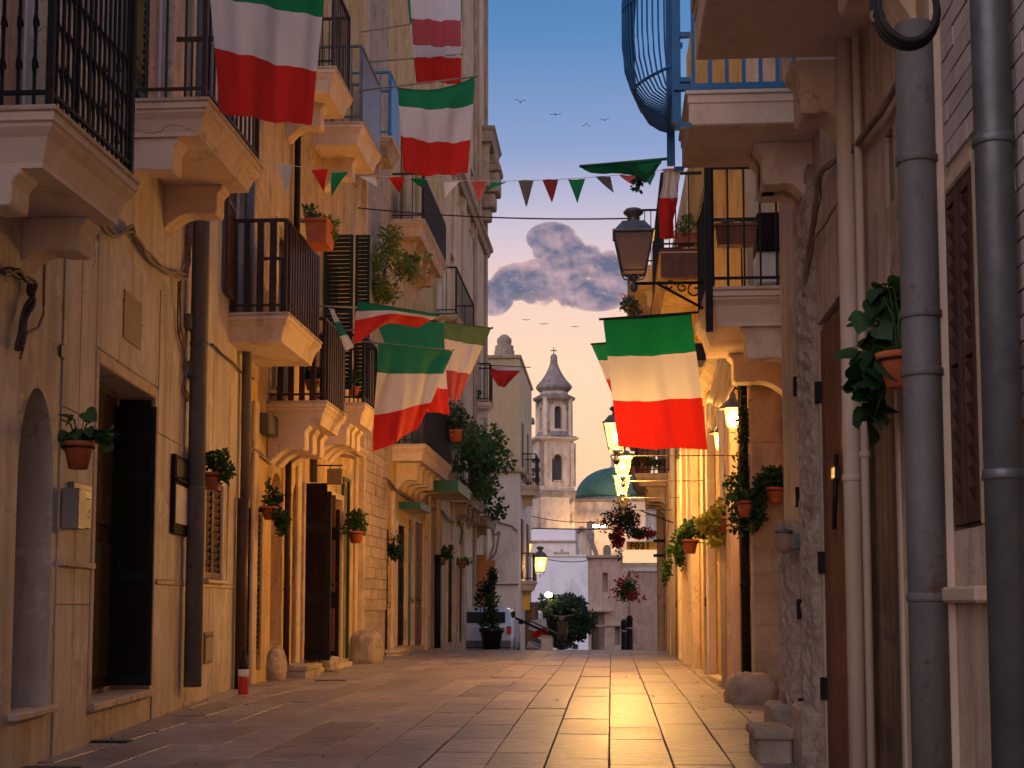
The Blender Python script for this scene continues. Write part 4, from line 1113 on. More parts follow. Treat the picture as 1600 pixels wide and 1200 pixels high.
# houses closing the street
H1 = thing('beige_end_house', (-.3, 68, gz(68)), 'beige rendered house with a tall brown door closing the street right of the round tree', 'building')
x0 = atY(919, 900, 68).x; x1_ = atY(975, 900, 68).x
FH = Frame((x0, 68), (1, 0), (0, -1))
zt_ = atY(940, 872, 68).z
dh = (atY(924, 1000, 68).x - x0, atY(945, 1000, 68).x - x0, -2.2, atY(930, 958, 68).z)
mk('wall', wall_mesh(FH, 0, x1_ - x0 + 1.6, -3, zt_, [dh, (atY(938, 1, 68).x - x0 - .05, atY(938, 1, 68).x - x0 + .2, atY(938, 925, 68).z, atY(938, 895, 68).z), (1.25, 1.5, -.9, .05)], back=6), 'plaster_pink', H1)
door(FH, H1, dh[0], dh[1] - .3, dh[2], dh[3], w0=-.1, mat='wood_old', leaves=1)
mk('roof_edge', MB().box(x0 - .1, x1_ + 1.7, 67.85, 74, zt_ + .001, zt_ + .14), 'stone_weathered', H1, bev=.02)
mk('door_hood', MB().box(x0 + dh[0] - .1, x0 + dh[1] + .3, 67.8, 68, dh[3] + .05, dh[3] + .16), 'stone_trim', H1, bev=.02)
mk('string_course', MB().box(x0, x1_ + 1.6, 67.93, 67.998, -.02, .05), 'stone_weathered', H1)
H2 = thing('grey_pier_house', (.8, 52, gz(52)), 'small grey plaster pier of a house with white coping, below the lettered sign', 'building')
xa = atY(985, 900, 52).x; xb = atY(1004, 900, 52).x
mk('wall', MB().box(xa, 3.0, 52, 62, -2, atY(990, 893, 52).z), 'plaster_pink', H2, bev=.02)
mk('coping', MB().box(xa - .06, 3.0, 51.94, 62, atY(990, 893, 52).z + .001, atY(990, 888, 52).z + .02), 'plaster_pale', H2, bev=.01)
H3 = thing('blue_white_house', (-3.5, 92, gz(92)), 'low whitewashed house, pale bluish, behind the round tree', 'building')
za = atY(870, 870, 92).z
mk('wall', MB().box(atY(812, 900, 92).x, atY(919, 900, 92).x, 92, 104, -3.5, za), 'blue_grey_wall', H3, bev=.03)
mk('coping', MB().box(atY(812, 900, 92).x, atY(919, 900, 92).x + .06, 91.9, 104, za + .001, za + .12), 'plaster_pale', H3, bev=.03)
mk('window', MB().box(atY(891, 1, 92).x, atY(899, 1, 92).x, 91.95, 92.05, atY(1, 1012, 92).z, atY(1, 1005, 92).z), 'window_glass', H3)
mk('roof_tank', MB().box(atY(861, 1, 92).x, atY(884, 1, 92).x, 94, 96, za + .12, za + .4).box(atY(871, 1, 92).x, atY(875, 1, 92).x, 94.5, 94.8, za + .4, za + .6), 'stone_weathered', H3)
H4 = thing('lavender_roof_house', (-5, 112, -2.2), 'pale flat-roofed house with a bluish parapet directly below the church', 'building')
mk('wall', MB().box(atY(800, 900, 112).x, atY(900, 900, 112).x, 112, 124, -3.5, atY(1, 850, 112).z), 'plaster_pale', H4, bev=.03)
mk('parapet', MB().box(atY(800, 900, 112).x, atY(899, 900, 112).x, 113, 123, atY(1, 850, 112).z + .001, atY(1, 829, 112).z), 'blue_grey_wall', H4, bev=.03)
mk('roof_edge', MB().box(atY(800, 900, 112).x, atY(900, 900, 112).x + .1, 111.85, 113.05, atY(1, 850, 112).z + .002, atY(1, 847, 112).z), 'stone_weathered', H4)
H5 = thing('gabled_outbuilding', (-1.0, 130, -2.2), 'small gabled stone building with a dark sloping buttress in front of the church wall', 'building')
xg0, xg1 = atY(893, 1, 130).x, atY(918, 1, 130).x; zg = atY(1, 838, 130).z; zgt = atY(1, 829, 130).z
gm = MB(); pts = [(xg0, zg - .1), (xg0, -3), (xg1, -3), (xg1, zg - .1), ((xg0 + xg1) / 2, zgt)]
gm.poly([(x, 130, z) for x, z in pts]); gm.poly([(x, 140, z) for x, z in pts][::-1])
for (p, q) in zip(pts, pts[1:] + pts[:1]): gm.poly([(p[0], 130, p[1]), (q[0], 130, q[1]), (q[0], 140, q[1]), (p[0], 140, p[1])])
mk('wall', gm, 'church_stone', H5)
mk('roof', MB().tube([(xg0 - .3, 129.8, zg - .2), ((xg0 + xg1) / 2, 129.8, zgt + .05), (xg1 + .3, 129.8, zg - .2)], .2, 6), 'church_dark', H5)
mk('buttress', MB().prism([(0, zg), (0, -3), (.9, -3), (.9, zg)], 0, .1, Frame((xg1, 131), (0, 1), (1, 0))) if False else (lambda q: (q.poly([(xg1 - .6, 129.4, zgt), (xg1 - .0, 129.4, zgt), (atY(931, 1, 129.4).x, 129.4, atY(1, 870, 129.4).z), (atY(924, 1, 129.4).x, 129.4, atY(1, 870, 129.4).z)]), q.poly([(xg1 - .0, 129.4, zgt), (xg1, 131, zgt), (atY(931, 1, 129.4).x, 131, atY(1, 870, 129.4).z), (atY(931, 1, 129.4).x, 129.4, atY(1, 870, 129.4).z)]), q)[-1])(MB()), 'church_dark', H5)

# ------------------------------------------------------------------ church
YC = 185.
def cx(px): return atY(px, 800, YC).x
def cz(py): return atY(865, py, YC).z
S1 = FOC / YC
T = thing('bell_tower', (cx(866), YC, -2.2), 'stone bell tower with two arched tiers, flared spire and iron cross against the sky', 'bell tower')
rotT = R(20)
def tier(x_mid, half, z0, z1, mat='church_stone', ow=None, oz0=None, oz1=None, name='tier', rot=rotT, chf=0):
    """square storey with real arched openings in each face"""
    c, s_ = math.cos(rot), math.sin(rot); out = None
    mb = MB()
    for k in range(4):
        a = rot + k * PI / 2
        w_ = Vector((math.sin(a), -math.cos(a))); u_ = Vector((math.cos(a), math.sin(a)))
        o_ = Vector((x_mid, YC)) + w_ * half - u_ * half
        F = Frame(o_, u_, w_)
        ops = [(half - ow, half + ow, oz0, oz1, True)] if ow else []
        mb.join(wall_mesh(F, 0, 2 * half, z0, z1, ops, depth=.7, back=.72))
    o = mk(name, mb, mat, T)
    if ow:  # dark-painted panels behind the arches imitate the shade of a hollow tower
        for k in range(4):
            a = rot + k * PI / 2
            w_ = Vector((math.sin(a), -math.cos(a))); u_ = Vector((math.cos(a), math.sin(a)))
            F = Frame(Vector((x_mid, YC)) + w_ * (half - .62) - u_ * half, u_, w_)
            mk('shade_panel', MB().prism([(0, 0)] * 0 + [(0, oz0), (.05, oz0), (.05, oz1 - ow), (0, oz1 - ow)], half - ow, half + ow, F).box(half - ow * .8, half + ow * .8, 0, .05, oz1 - ow + .001, oz1 - ow * .35, F).box(half - ow * .45, half + ow * .45, 0, .05, oz1 - ow * .35 + .001, oz1 - .05, F), 'interior_shade', o)
    return o
def ring(half, z0, z1, mat='church_stone', name='cornice', out=None, mid=None, rot=None, seg=4):
    rr = math.sqrt(2) if seg == 4 else 1.0
    o = out or half; x_ = xm
    return mk(name, MB().lathe((x_, YC, z0), [(half * rr, 0), (o * rr, (z1 - z0) * .6), (o * rr, z1 - z0)], seg, rot=(rotT + PI / 4) if seg == 4 else (rot or 0), sm=False), mat, T)
xm = cx(863)
H_ = 2.2
tier(xm, 2.3, -3, cz(779), name='base')
ring(2.3, cz(779), cz(768), 'church_dark', out=2.5)
ring(2.3, cz(768), cz(762))
tier(xm, H_, cz(762), cz(692), ow=.72, oz0=cz(755), oz1=cz(712))
ring(2.25, cz(692), cz(686), out=2.75); ring(2.5, cz(686), cz(684), 'church_dark', out=2.5)
xm = cx(866)
mk('balustrade_ring', MB().lathe((xm, YC, cz(684)), [(2.6, 0), (2.5, .15), (2.3, .35), (2.15, .65)], 16, sm=False), 'church_dark', T)
tier(xm, 1.82, cz(684), cz(628), ow=.50, oz0=cz(672), oz1=cz(637), name='upper_tier')
for k in range(4):
    a = rotT + PI / 4 + k * PI / 2
    mk('corner_pilaster', MB().box(-.28, .28, -.28, .28, cz(684), cz(624), Frame((xm + 2.35 * math.cos(a), YC + 2.35 * math.sin(a)), (math.cos(a), math.sin(a)))), 'church_stone', T, bev=.05)
    b = rotT + k * PI / 2
    w_ = Vector((math.sin(b), -math.cos(b))); u_ = Vector((math.cos(b), math.sin(b)))
    F = Frame(Vector((xm, YC)) + w_ * 1.86, u_, w_)
    hood = MB().tube([F.p(1.0 * math.cos(t * PI / 8), .08, cz(634) + .95 * math.sin(t * PI / 8)) for t in range(9)], .16, 6)
    mk('arch_hood', hood, 'church_dark', T)
    Fb = Frame(Vector((xm, YC)) + w_ * 2.22, u_, w_)
    bl = MB()
    for i in range(7): bl.box(-.68 + i * .22, -.62 + i * .22, -.16, -.04, cz(762), cz(755) + .1, Fb)
    bl.box(-.75, .75, -.20, .0, cz(755) + .1, cz(755) + .2, Fb)
    mk('balustrade', bl, 'church_stone', T)
    for sgn in (-1, 1):
        mk('pilaster', MB().box(sgn * 1.8 - .25, sgn * 1.8 + .25, -.02, .10, cz(762), cz(694), Fb), 'church_stone', T, bev=.04)
    mk('arch_trim', MB().tube([Fb.p(.85 * math.cos(t * PI / 8), .03, cz(712) - .72 + .85 * math.sin(t * PI / 8)) for t in range(9)], .08, 5), 'church_stone', T)
mk('wavy_cornice', MB().lathe((xm, YC, cz(628)), [(2.45, 0), (2.75, .2), (2.8, .5), (2.4, .7), (2.0, .9)], 8, rot=rotT + PI / 8, sm=False), 'church_dark', T)
mk('drum', MB().lathe((xm, YC, cz(622)), [(1.85, 0), (1.85, cz(612) - cz(622))], 8, rot=rotT + PI / 8, sm=False), 'church_stone', T)
z0 = cz(613); hh = cz(559) - z0
mk('spire', MB().lathe((xm, YC, z0), [(1.9, 0), (2.35, .45), (2.38, .75), (2.25, .95), (1.75, 1.5), (1.3, 2.1), (.95, 2.7), (.68, 3.3), (.5, 3.8), (.42, hh)], 8, rot=rotT + PI / 8, sm=False), 'church_dark', T)
mk('finial', MB().lathe((xm, YC, cz(560)), [(.38, 0), (.45, .1), (.40, .35), (.22, .55), (.05, .62)], 10), 'church_dark', T)
zx = cz(556)
mk('cross', MB().box(xm - .05, xm + .05, YC - .05, YC + .05, zx, cz(543)).box(xm - .42, xm + .42, YC - .05, YC + .05, cz(548.5), cz(547.3)), 'iron_black', T)
for sgn, xx in ((0, .3),):
    mk('bell', MB().lathe((xm, YC, cz(742)), [(.45, 0), (.38, .2), (.28, .5), (.22, .8), (.1, .95)], 12), 'bronze_black', T)

Ch = thing('domed_church', (cx(960), YC + 8, -2.2), 'stone church body with drum, green dome and small lantern, right of the bell tower', 'church')
xd = cx(963); YD = YC + 9; rD = 5.6
zd0 = cz(773); zdt = cz(722)
prof = [(rD * math.cos(t * PI / 2 / 12), (zdt - zd0) * math.sin(t * PI / 2 / 12)) for t in range(12)]
mk('dome', MB().lathe((xd, YD, zd0), prof + [(.7, zdt - zd0)], 48), 'dome_green', Ch)
for k in range(8):
    a = k * PI / 4 + .25
    mk('dome_rib', MB().tube([(xd + (rD + .03) * math.cos(t * PI / 24) * math.cos(a), YD + (rD + .03) * math.cos(t * PI / 24) * math.sin(a), zd0 + (zdt - zd0 + .03) * math.sin(t * PI / 24)) for t in range(12)], .07, 5), 'dome_green', Ch)
mk('lantern', MB().lathe((xd, YD, zdt - .1), [(.85, 0), (.85, .3), (.65, .35), (.62, 1.5), (.8, 1.6), (.8, 1.75), (.5, 2.2), (.2, 2.7), (.05, 3.0)], 12), 'church_stone', Ch)
mk('cornice', MB().lathe((xd, YD, cz(784)), [(5.9, 0), (6.3, .3), (6.3, .55), (5.8, .8), (5.7, .95)], 48), 'church_dark', Ch)
mk('drum', MB().lathe((xd, YD, -3), [(6.0, 0), (6.0, cz(784) + 3)], 48), 'church_stone', Ch)
mk('drum_band', MB().lathe((xd, YD, cz(802)), [(6.05, 0), (6.2, .2), (6.2, .3), (6.05, .4)], 48), 'church_stone', Ch)
mk('nave', MB().box(cx(838), cx(1010), YC + 3, YC + 20, -3, cz(781)), 'church_stone', Ch, bev=.05)
mk('nave_cornice', MB().box(cx(838) - .2, cx(1010), YC + 2.7, YC + 20, cz(781) + .002, cz(777)), 'church_dark', Ch, bev=.05)
mk('annex', MB().box(cx(822), cx(850), YC + 2, YC + 20, -3, cz(795)), 'plaster_pale', Ch, bev=.05)
Fd = Frame((xd, YC + 2.98), (1, 0), (0, -1))
for px_, y0, y1 in ((922, 812, 842), (948, 850, 868)):
    xx = cx(px_) - xd; m = MB(); n = 8; hw = .5
    pts = [(xx - hw, cz(y1)), (xx - hw, cz(y0) - hw)] + [(xx - hw * math.cos(t * PI / n), cz(y0) - hw + hw * math.sin(t * PI / n)) for t in range(1, n)] + [(xx + hw, cz(y0) - hw), (xx + hw, cz(y1))]
    mk('window', MB().prism([(p[0], p[1]) for p in pts], 0, .06, Frame((xd, YC + 2.93), (0, 1), (1, 0))), 'window_glass', Ch)

# ================================================================== OBJECTS
def flag(label, TL, TR, BR, BL, YL, YR, mats, fr=((0, .333, .667, 1), (0, .333, .667, 1)), pole=None, amp=.03, nf=2.6, sag=.0, group='Italian tricolour flags hung over the street', polemat='steel', name='flag', cat='flag', bow=.0, seedv=0):
    q = [atY(TL[0], TL[1], YL), atY(TR[0], TR[1], YR), atY(BR[0], BR[1], YR), atY(BL[0], BL[1], YL)]
    t = thing(name, (q[2] + q[3]) / 2, label, cat, group)
    rnd = random.Random(seedv + int(TL[0] * 3))
    ph, ph2 = rnd.uniform(0, 6), rnd.uniform(0, 6)
    nrm = (q[1] - q[0]).cross(q[3] - q[0]).normalized()
    if nrm.y > 0: nrm = -nrm
    nu = 22
    H = (q[3] - q[0]).length
    def P(u, v):
        a = q[0].lerp(q[1], u); b = q[3].lerp(q[2], u)
        p = a.lerp(b, v)
        k = min(1, v * 2.2 + .12)
        d = amp * k * (math.sin(u * nf * 2 * PI + ph + v * 1.7) + .45 * math.sin(u * nf * 4.3 * PI + ph2 - v * 2.4) + .5 * math.sin((u + v) * 5 + ph2))
        # drapes fanning from the two tied corners
        d += amp * .8 * math.sin(6.5 * math.atan2(v * H + .05, u + .08) + ph) * math.exp(-u * 2.2) * k
        d += amp * .8 * math.sin(6.5 * math.atan2(v * H + .05, 1.08 - u) + ph2) * math.exp(-(1 - u) * 2.2) * k
        p = p + nrm * d
        p.z -= sag * math.sin(PI * u) * (1 - v * .6) + bow * math.sin(PI * u) * v
        p.z += amp * .35 * math.sin(u * 7 + ph) * v
        return p
    names = {'cloth_green': 'green_stripe', 'cloth_teal': 'green_stripe', 'cloth_faded_green': 'green_stripe', 'cloth_white': 'white_stripe', 'cloth_red': 'red_stripe', 'cloth_faded_red': 'red_stripe', 'cloth_maroon': 'red_stripe'}
    for i, mt in enumerate(mats):
        mb = MB(); nv = 9; g = []
        for j in range(nv + 1):
            row = []
            for k in range(nu + 1):
                u = k / nu
                va = fr[0][i] + (fr[1][i] - fr[0][i]) * u; vb = fr[0][i + 1] + (fr[1][i + 1] - fr[0][i + 1]) * u
                row.append(mb.vert(P(u, va + (vb - va) * j / nv)))
            g.append(row)
        for j in range(nv):
            for k in range(nu): mb.face((g[j][k], g[j][k + 1], g[j + 1][k + 1], g[j + 1][k]), True)
        mk(names.get(mt, 'stripe'), mb, mt, t)
    hem = MB().tube([P(k / nu, 0) for k in range(nu + 1)], .008, 5); mk('hem', hem, mats[0], t)
    if pole:
        a = atY(pole[0][0], pole[0][1], pole[2] if len(pole) > 2 else YL); b = atY(pole[1][0], pole[1][1], pole[3] if len(pole) > 3 else YR)
        mk('pole', MB().tube([a, a.lerp(b, .5), b], .013, 8), polemat, t)
        mk('pole_tip', MB().lathe(b if a.x < 0 and b.x > a.x else a, [(.014, -.01), (.02, 0), (.014, .02), (.002, .03)], 8), polemat, t)
    return t

GWR = ['cloth_green', 'cloth_white', 'cloth_red']; TWR = ['cloth_teal', 'cloth_white', 'cloth_red']
flag('large tricolour flag on the near left balcony, its green stripe cut by the top edge', (321, -92), (513, -60), (487, 197), (342, 177), 10.9, 11.35, GWR, fr=((0, .325, .632, 1), (0, .337, .668, 1)), amp=.022, pole=((300, -98), (530, -60)), seedv=3)
flag('tricolour flag hanging below the double red-striped one, top middle-left', (622, 137), (742, 121), (730, 271), (630, 268), 19, 19.3, GWR, fr=((0, .20, .57, 1), (0, .28, .66, 1)), amp=.035, sag=.10, pole=((560, 142), (744, 120)), seedv=1)
flag('rear flag of the stacked pair at the top with bright red lower stripe', (632, -40), (722, -44), (721, 130), (651, 131), 24.4, 24.6, GWR, fr=((0, .45, .76, 1), (0, .45, .77, 1)), amp=.03, pole=((565, 98), (722, 85)))
flag('front flag of the stacked pair at the top with a dark red lower stripe', (635, -90), (720, -92), (720, 74), (645, 70), 23.2, 23.4, ['cloth_green', 'cloth_white', 'cloth_faded_red'], fr=((0, .35, .75, 1), (0, .35, .75, 1)), amp=.03, pole=((565, 50), (640, 38)))
flag('frontmost tricolour flag of the left cluster, with diagonal creases', (590, 537), (708, 549), (652, 672), (586, 706), 19.4, 20.0, TWR, fr=((0, .27, .66, 1), (0, .29, .66, 1)), amp=.05, nf=1.6, pole=((541, 531), (708, 548)), seedv=5)
flag('tricolour flag half hidden behind the frontmost one of the left cluster', (588, 505), (693, 504), (703, 648), (640, 636), 21.2, 21.6, TWR, fr=((0, .38, .72, 1), (0, .38, .72, 1)), amp=.03, pole=((500, 520), (693, 503)), seedv=8)
flag('faded tricolour flag, rightmost of the left cluster, on a dark pole', (692, 504), (768, 513), (716, 628), (698, 622), 24.0, 24.6, ['cloth_faded_green', 'cloth_white', 'cloth_faded_red'], fr=((0, .22, .62, 1), (0, .24, .63, 1)), amp=.03, pole=((664, 500), (769, 513)), polemat='iron_black')
flag('wind-curled flag at the top of the left cluster showing mostly red', (559, 471), (688, 492), (655, 510), (553, 537), 18.3, 18.9, TWR, fr=((0, .22, .42, 1), (0, .15, .35, 1)), amp=.05, nf=1.2, bow=-.13, pole=((499, 478), (566, 481)))
flag('narrow folded flag on the balcony corner left of the curled red one', (514, 482), (522, 484), (549, 545), (543, 546), 18.0, 18.3, ['cloth_white', 'cloth_teal', 'cloth_white'], amp=.02)
flag('small crumpled red and white flag on a dark pole in front of the cream house', (768, 573), (816, 576), (792, 601), (769, 585), 43, 43.3, ['cloth_white', 'cloth_red'], fr=((0, .15, 1), (0, .12, 1)), amp=.12, nf=1.0, bow=.25, pole=((752, 570), (828, 574)), polemat='iron_black')
flag('biggest tricolour flag on the right, its red stripe glowing orange from the lanterns', (942, 498), (1080, 489), (1105, 703), (967, 697), 14.55, 14.65, GWR, fr=((0, .295, .64, 1), (0, .285, .625, 1)), amp=.028, sag=.02, pole=((936, 499), (1106, 487)), polemat='iron_brown', seedv=2)
flag('small flag peeking out behind the biggest flag on the right', (924, 538), (975, 533), (985, 625), (958, 622), 17.5, 17.6, GWR, fr=((0, .3, .66, 1), (0, .3, .66, 1)), amp=.03, pole=((923, 538), (1010, 531)), polemat='iron_brown')
flag('rolled green cloth on a pole in front of the blue railing', (906, 260), (1032, 250), (1030, 272), (990, 276), 11.9, 11.6, ['cloth_green'], fr=((0, 1), (0, 1)), amp=.035, nf=1.3, bow=.0, pole=((906, 260), (1045, 248)), polemat='paint_green')
flag('red and white cloth hanging upright at the dark balcony corner', (1036, 266), (1062, 270), (1052, 374), (1034, 372), 12.6, 12.8, ['cloth_white', 'cloth_red'], fr=((0, .4, 1), (0, .4, 1)), amp=.03)

# cable and bunting across the street
def sagline(a, b, sag, n=24): return [a.lerp(b, i / n) - Vector((0, 0, sag * 4 * (i / n) * (1 - i / n))) for i in range(n + 1)]
YB = 13.5
pa, pb = atY(404, 250, YB), atY(1064, 262, YB)
t = thing('bunting', pa, 'string of small triangular pennants in red, green, white and grey crossing the street', 'bunting')
line = sagline(pa, pb, .17)
mk('string', MB().tube(line, .003, 4), 'white_paint', t)
pen = [(445, 'cloth_white', 1.25, 0), (500, 'cloth_red', .9, .3), (531, 'cloth_green', 1.0, -.6), (573, 'cloth_white', .55, .9), (620, 'cloth_red', .62, .2), (652, 'cloth_green', .35, .4), (706, 'cloth_white', .75, -.5), (748, 'cloth_coral', .85, 0),
       (781, 'cloth_green', .45, -1.0), (822, 'cloth_grey', 1.05, 0), (860, 'cloth_maroon', .9, .1), (901, 'cloth_green', 1.05, .05), (942, 'cloth_grey', .65, .8), (981, 'cloth_coral', .5, .4), (1013, 'cloth_green', .6, .1), (1048, 'cloth_coral', 1.0, .5)]
for (px, mt, ln, sk) in pen:
    fr_ = (atY(px, 270, YB).x - pa.x) / (pb.x - pa.x); i = max(0, min(22, int(fr_ * 24)))
    c_ = line[i].lerp(line[i + 1], fr_ * 24 - i)
    hw = .078 * random.uniform(.9, 1.1); L = .235 * ln; m = MB(); n = 5
    g = []
    for j in range(n + 1):
        v = j / n; wd = hw * (1 - v) + .002
        yo = .03 * math.sin(v * 3 + px)
        g.append([m.vert(c_ + Vector((sk * .13 * v + s_ * wd, yo + .012 * math.sin(s_ * 3 + px), -v * L - (.004)))) for s_ in (-1, -.5, 0, .5, 1)])
    for j in range(n):
        for k in range(4): m.face((g[j][k], g[j][k + 1], g[j + 1][k + 1], g[j + 1][k]), True)
    mk('pennant', m, mt, t)
a, b = atY(560, 325, 15.5), atY(1000, 341, 14.2)
t = thing('overhead_wire', a, 'dark overhead wire running across the street to the big lantern', 'cable')
mk('wire', MB().tube(sagline(a, b, .05, 16), .008, 6), 'cable_dark', t)
t = thing('overhead_wire', atY(830, 830, 70), 'thin black wire spanning in front of the church below the dome', 'cable')
a, b = atY(812, 850, 70), atY(985, 826, 70)
mk('wire', MB().tube([a, a + Vector((.25, 0, .6)), a + Vector((.7, 0, .78)), atY(850, 826, 70), atY(918, 827, 70), b], .035, 6), 'cable_dark', t)
for (l_, p0, p1, s_) in (('thin upper wire sagging in front of the church', (824, 805), (940, 815), .15), ('thin lower wire sagging above the whitewashed house', (822, 864), (918, 876), .2)):
    t = thing('overhead_wire', atY(*p0, 68), l_, 'cable'); mk('wire', MB().tube(sagline(atY(*p0, 68), atY(*p1, 68), s_, 10), .02, 5), 'cable_dark', t)

# lanterns
def lantern(label, px, py, Y, H=.46, lit=0, arm=None, scroll=None, group='street lanterns on the right', mat='lamp_grey', name='street_lantern', watt=120, col=(1, .50, .12), post=True):
    """tapered four-sided lantern; (px,py) is the middle of the glass"""
    c = atY(px, py, Y); w1, w0 = H * .50, H * .31
    t = thing(name, c - Vector((0, 0, H * .75)), label, 'lantern', group)
    zt, zb = c.z + H / 2, c.z - H / 2; rt2 = math.sqrt(2); ro = PI / 4
    X, Yy = c.x, c.y
    mk('roof', MB().lathe((X, Yy, zt), [(w1 * rt2 * 1.12, 0), (w1 * rt2 * 1.12, .05 * H), (w1 * rt2 * .98, .07 * H), (w1 * rt2 * .64, H * .30), (w1 * rt2 * .58, H * .34), (w1 * .4, H * .35)], 4, rot=ro, sm=False), mat, t)
    mk('finial', MB().lathe((X, Yy, zt + H * .34), [(w1 * .42, 0), (w1 * .36, .04 * H), (w1 * .30, H * .16), (w1 * .52, H * .26), (w1 * .55, H * .30), (w1 * .40, H * .38), (w1 * .12, H * .42)], 14), mat, t)
    fr = MB()
    for sx in (-1, 1):
        for sy in (-1, 1):
            fr.tube([(X + sx * w1, Yy + sy * w1, zt), (X + sx * w0, Yy + sy * w0, zb)], H * .022, 5)
    for (w_, z_) in ((w1, zt), (w0, zb)):
        ps = [(X - w_, Yy - w_, z_), (X + w_, Yy - w_, z_), (X + w_, Yy + w_, z_), (X - w_, Yy + w_, z_)]
        for p, q in zip(ps, ps[1:] + ps[:1]): fr.tube([p, q], H * .024, 5)
    mk('frame', fr, mat, t)
    g = .96
    for (sx, sy) in ((0, -1), (0, 1), (1, 0), (-1, 0)):
        m = MB()
        def P(a, w_, z_): return (X + (sx * w_ * g if sx else a * w_), Yy + (sy * w_ * g if sy else a * w_), z_)
        m.poly([P(-1, w1, zt), P(1, w1, zt), P(1, w0, zb), P(-1, w0, zb)])
        mk('pane', m, 'lit_glass' if lit else 'dusty_glass', t)
    mk('base', MB().lathe((X, Yy, zb - H * .28), [(.012, -.06), (.02, -.04), (.008, -.01), (.025, 0), (.02, H * .05), (.015, H * .1)] if not arm else [(.01, -.10), (.035, -.07), (.038, -.04), (.018, 0), (.03, .03), (.045, .06), (.02, .09), (.018, H * .12)], 10), mat, t)
    st = MB()
    for sx in (-1, 1):
        for sy in (-1, 1):
            st.tube([(X + sx * w0, Yy + sy * w0, zb), (X + sx * w0 * .8, Yy + sy * w0 * .8, zb - H * .13), (X, Yy, zb - H * .22)], H * .018, 5)
    mk('cradle', st, mat, t)
    if lit:
        mk('bulb', MB().lathe((X, Yy, c.z - H * .2), [(.02, 0), (H * .11, .06 * H / .46), (H * .12, .12 * H / .46), (H * .08, H * .38), (.01, H * .42)], 10), 'lit_bulb', t)
        ld = bpy.data.lights.new('lamp_light', 'POINT'); ld.energy = watt; ld.color = col; ld.shadow_soft_size = .12
        lo = bpy.data.objects.new('lamp_light', ld); C.objects.link(lo); setp(lo, Vector((X, Yy, c.z - H * .05)), t)
    if arm:
        xe, dz = arm; za = zb - H * .30
        ar = MB().tube([(X, Yy, za), (xe, Yy, za)], .016 if H > .33 else .006, 8)
        sgn = 1 if xe > X else -1; L = abs(xe - X)
        if not lit: ar.tube([(X + sgn * L * .35, Yy, za - .01), (xe, Yy, za - dz)], .014, 6)
        mk('arm', ar, 'iron_black' if not lit else 'plate_brown', t)
        for (cx_, cz_, r_, n_, ph) in ((X + sgn * L * .52, za - dz * .10, .055, 14, 0), (X + sgn * L * .70, za - dz * .18, .05, 14, 2), (X + sgn * L * .88, za - dz * .30, .085, 16, 1)) if H > .33 else ():
            pts = [(cx_ + sgn * r_ * (1 - k / 20) * math.cos(k * .48 + ph), Yy, cz_ + r_ * (1 - k / 20) * math.sin(k * .48 + ph)) for k in range(n_)]
            mk('scroll', MB().tube(pts, .009, 5), 'iron_black', t)
    return t
lantern('big unlit grey street lantern hanging against the sky on a scrolled iron arm', 990, 397, 13.85, H=.37, arm=(.92, .26))
lantern('lit street lantern half hidden by the left edge of the biggest flag', 963, 682, 15.45, H=.27, lit=1, arm=(1.46, .25), watt=170)
lantern('upper lit street lantern of the close pair in front of the dome', 973, 729, 20.8, H=.27, lit=1, arm=(1.36, .25), watt=760)
lantern('lower lit street lantern of the close pair in front of the dome', 972, 757, 24.6, H=.29, lit=1, arm=(1.28, .25), watt=760)
lantern('dark unlit lantern above the red hanging flowers', 974, 783, 27.5, H=.22, arm=(1.2, .25))
lantern('lit lantern on the left side in front of the whitewashed end house', 844, 882, 51.0, H=.52, lit=1, group='small lit lanterns', watt=170)
lantern('small bright lamp on the wall edge left of the whitewashed house', 823, 858, 55, H=.42, lit=1, group='small lit lanterns', watt=80)

def wall_lantern(label, px, py, Y, xw, watt):
    c = atY(px, py, Y)
    t = thing('wall_lantern', c - Vector((0, 0, .12)), label, 'lantern', 'small lit lanterns')
    mk('hood', MB().lathe((c.x, c.y, c.z + .09), [(.155, 0), (.15, .02), (.04, .12), (.03, .17), (.012, .2)], 14, sm=False), 'lamp_grey', t)
    mk('glass', MB().lathe((c.x, c.y, c.z - .12), [(.05, 0), (.075, .04), (.092, .20)], 14), 'lit_glass', t)
    mk('bulb', MB().lathe((c.x, c.y, c.z - .10), [(.02, 0), (.06, .05), (.06, .13), (.02, .17)], 12), 'lit_bulb', t)
    mk('arm', MB().tube([(c.x, c.y, c.z + .28), (c.x + .03, c.y, c.z + .33), (xw, c.y + .1, c.z + .31), (xw + .04, c.y + .12, c.z + .30)], .012, 6), 'iron_black', t)
    ld = bpy.data.lights.new('lamp_light', 'POINT'); ld.energy = watt; ld.color = (1, .46, .10); ld.shadow_soft_size = .08
    lo = bpy.data.objects.new('lamp_light', ld); C.objects.link(lo); setp(lo, c - Vector((0, 0, .03)), t)
wall_lantern('upper of the two small glowing wall lanterns right of the biggest flag', 1145, 652, 15.8, 1.46, 230)
wall_lantern('lower and farther of the two small glowing wall lanterns right of the biggest flag', 1127, 689, 17.9, 1.42, 260)

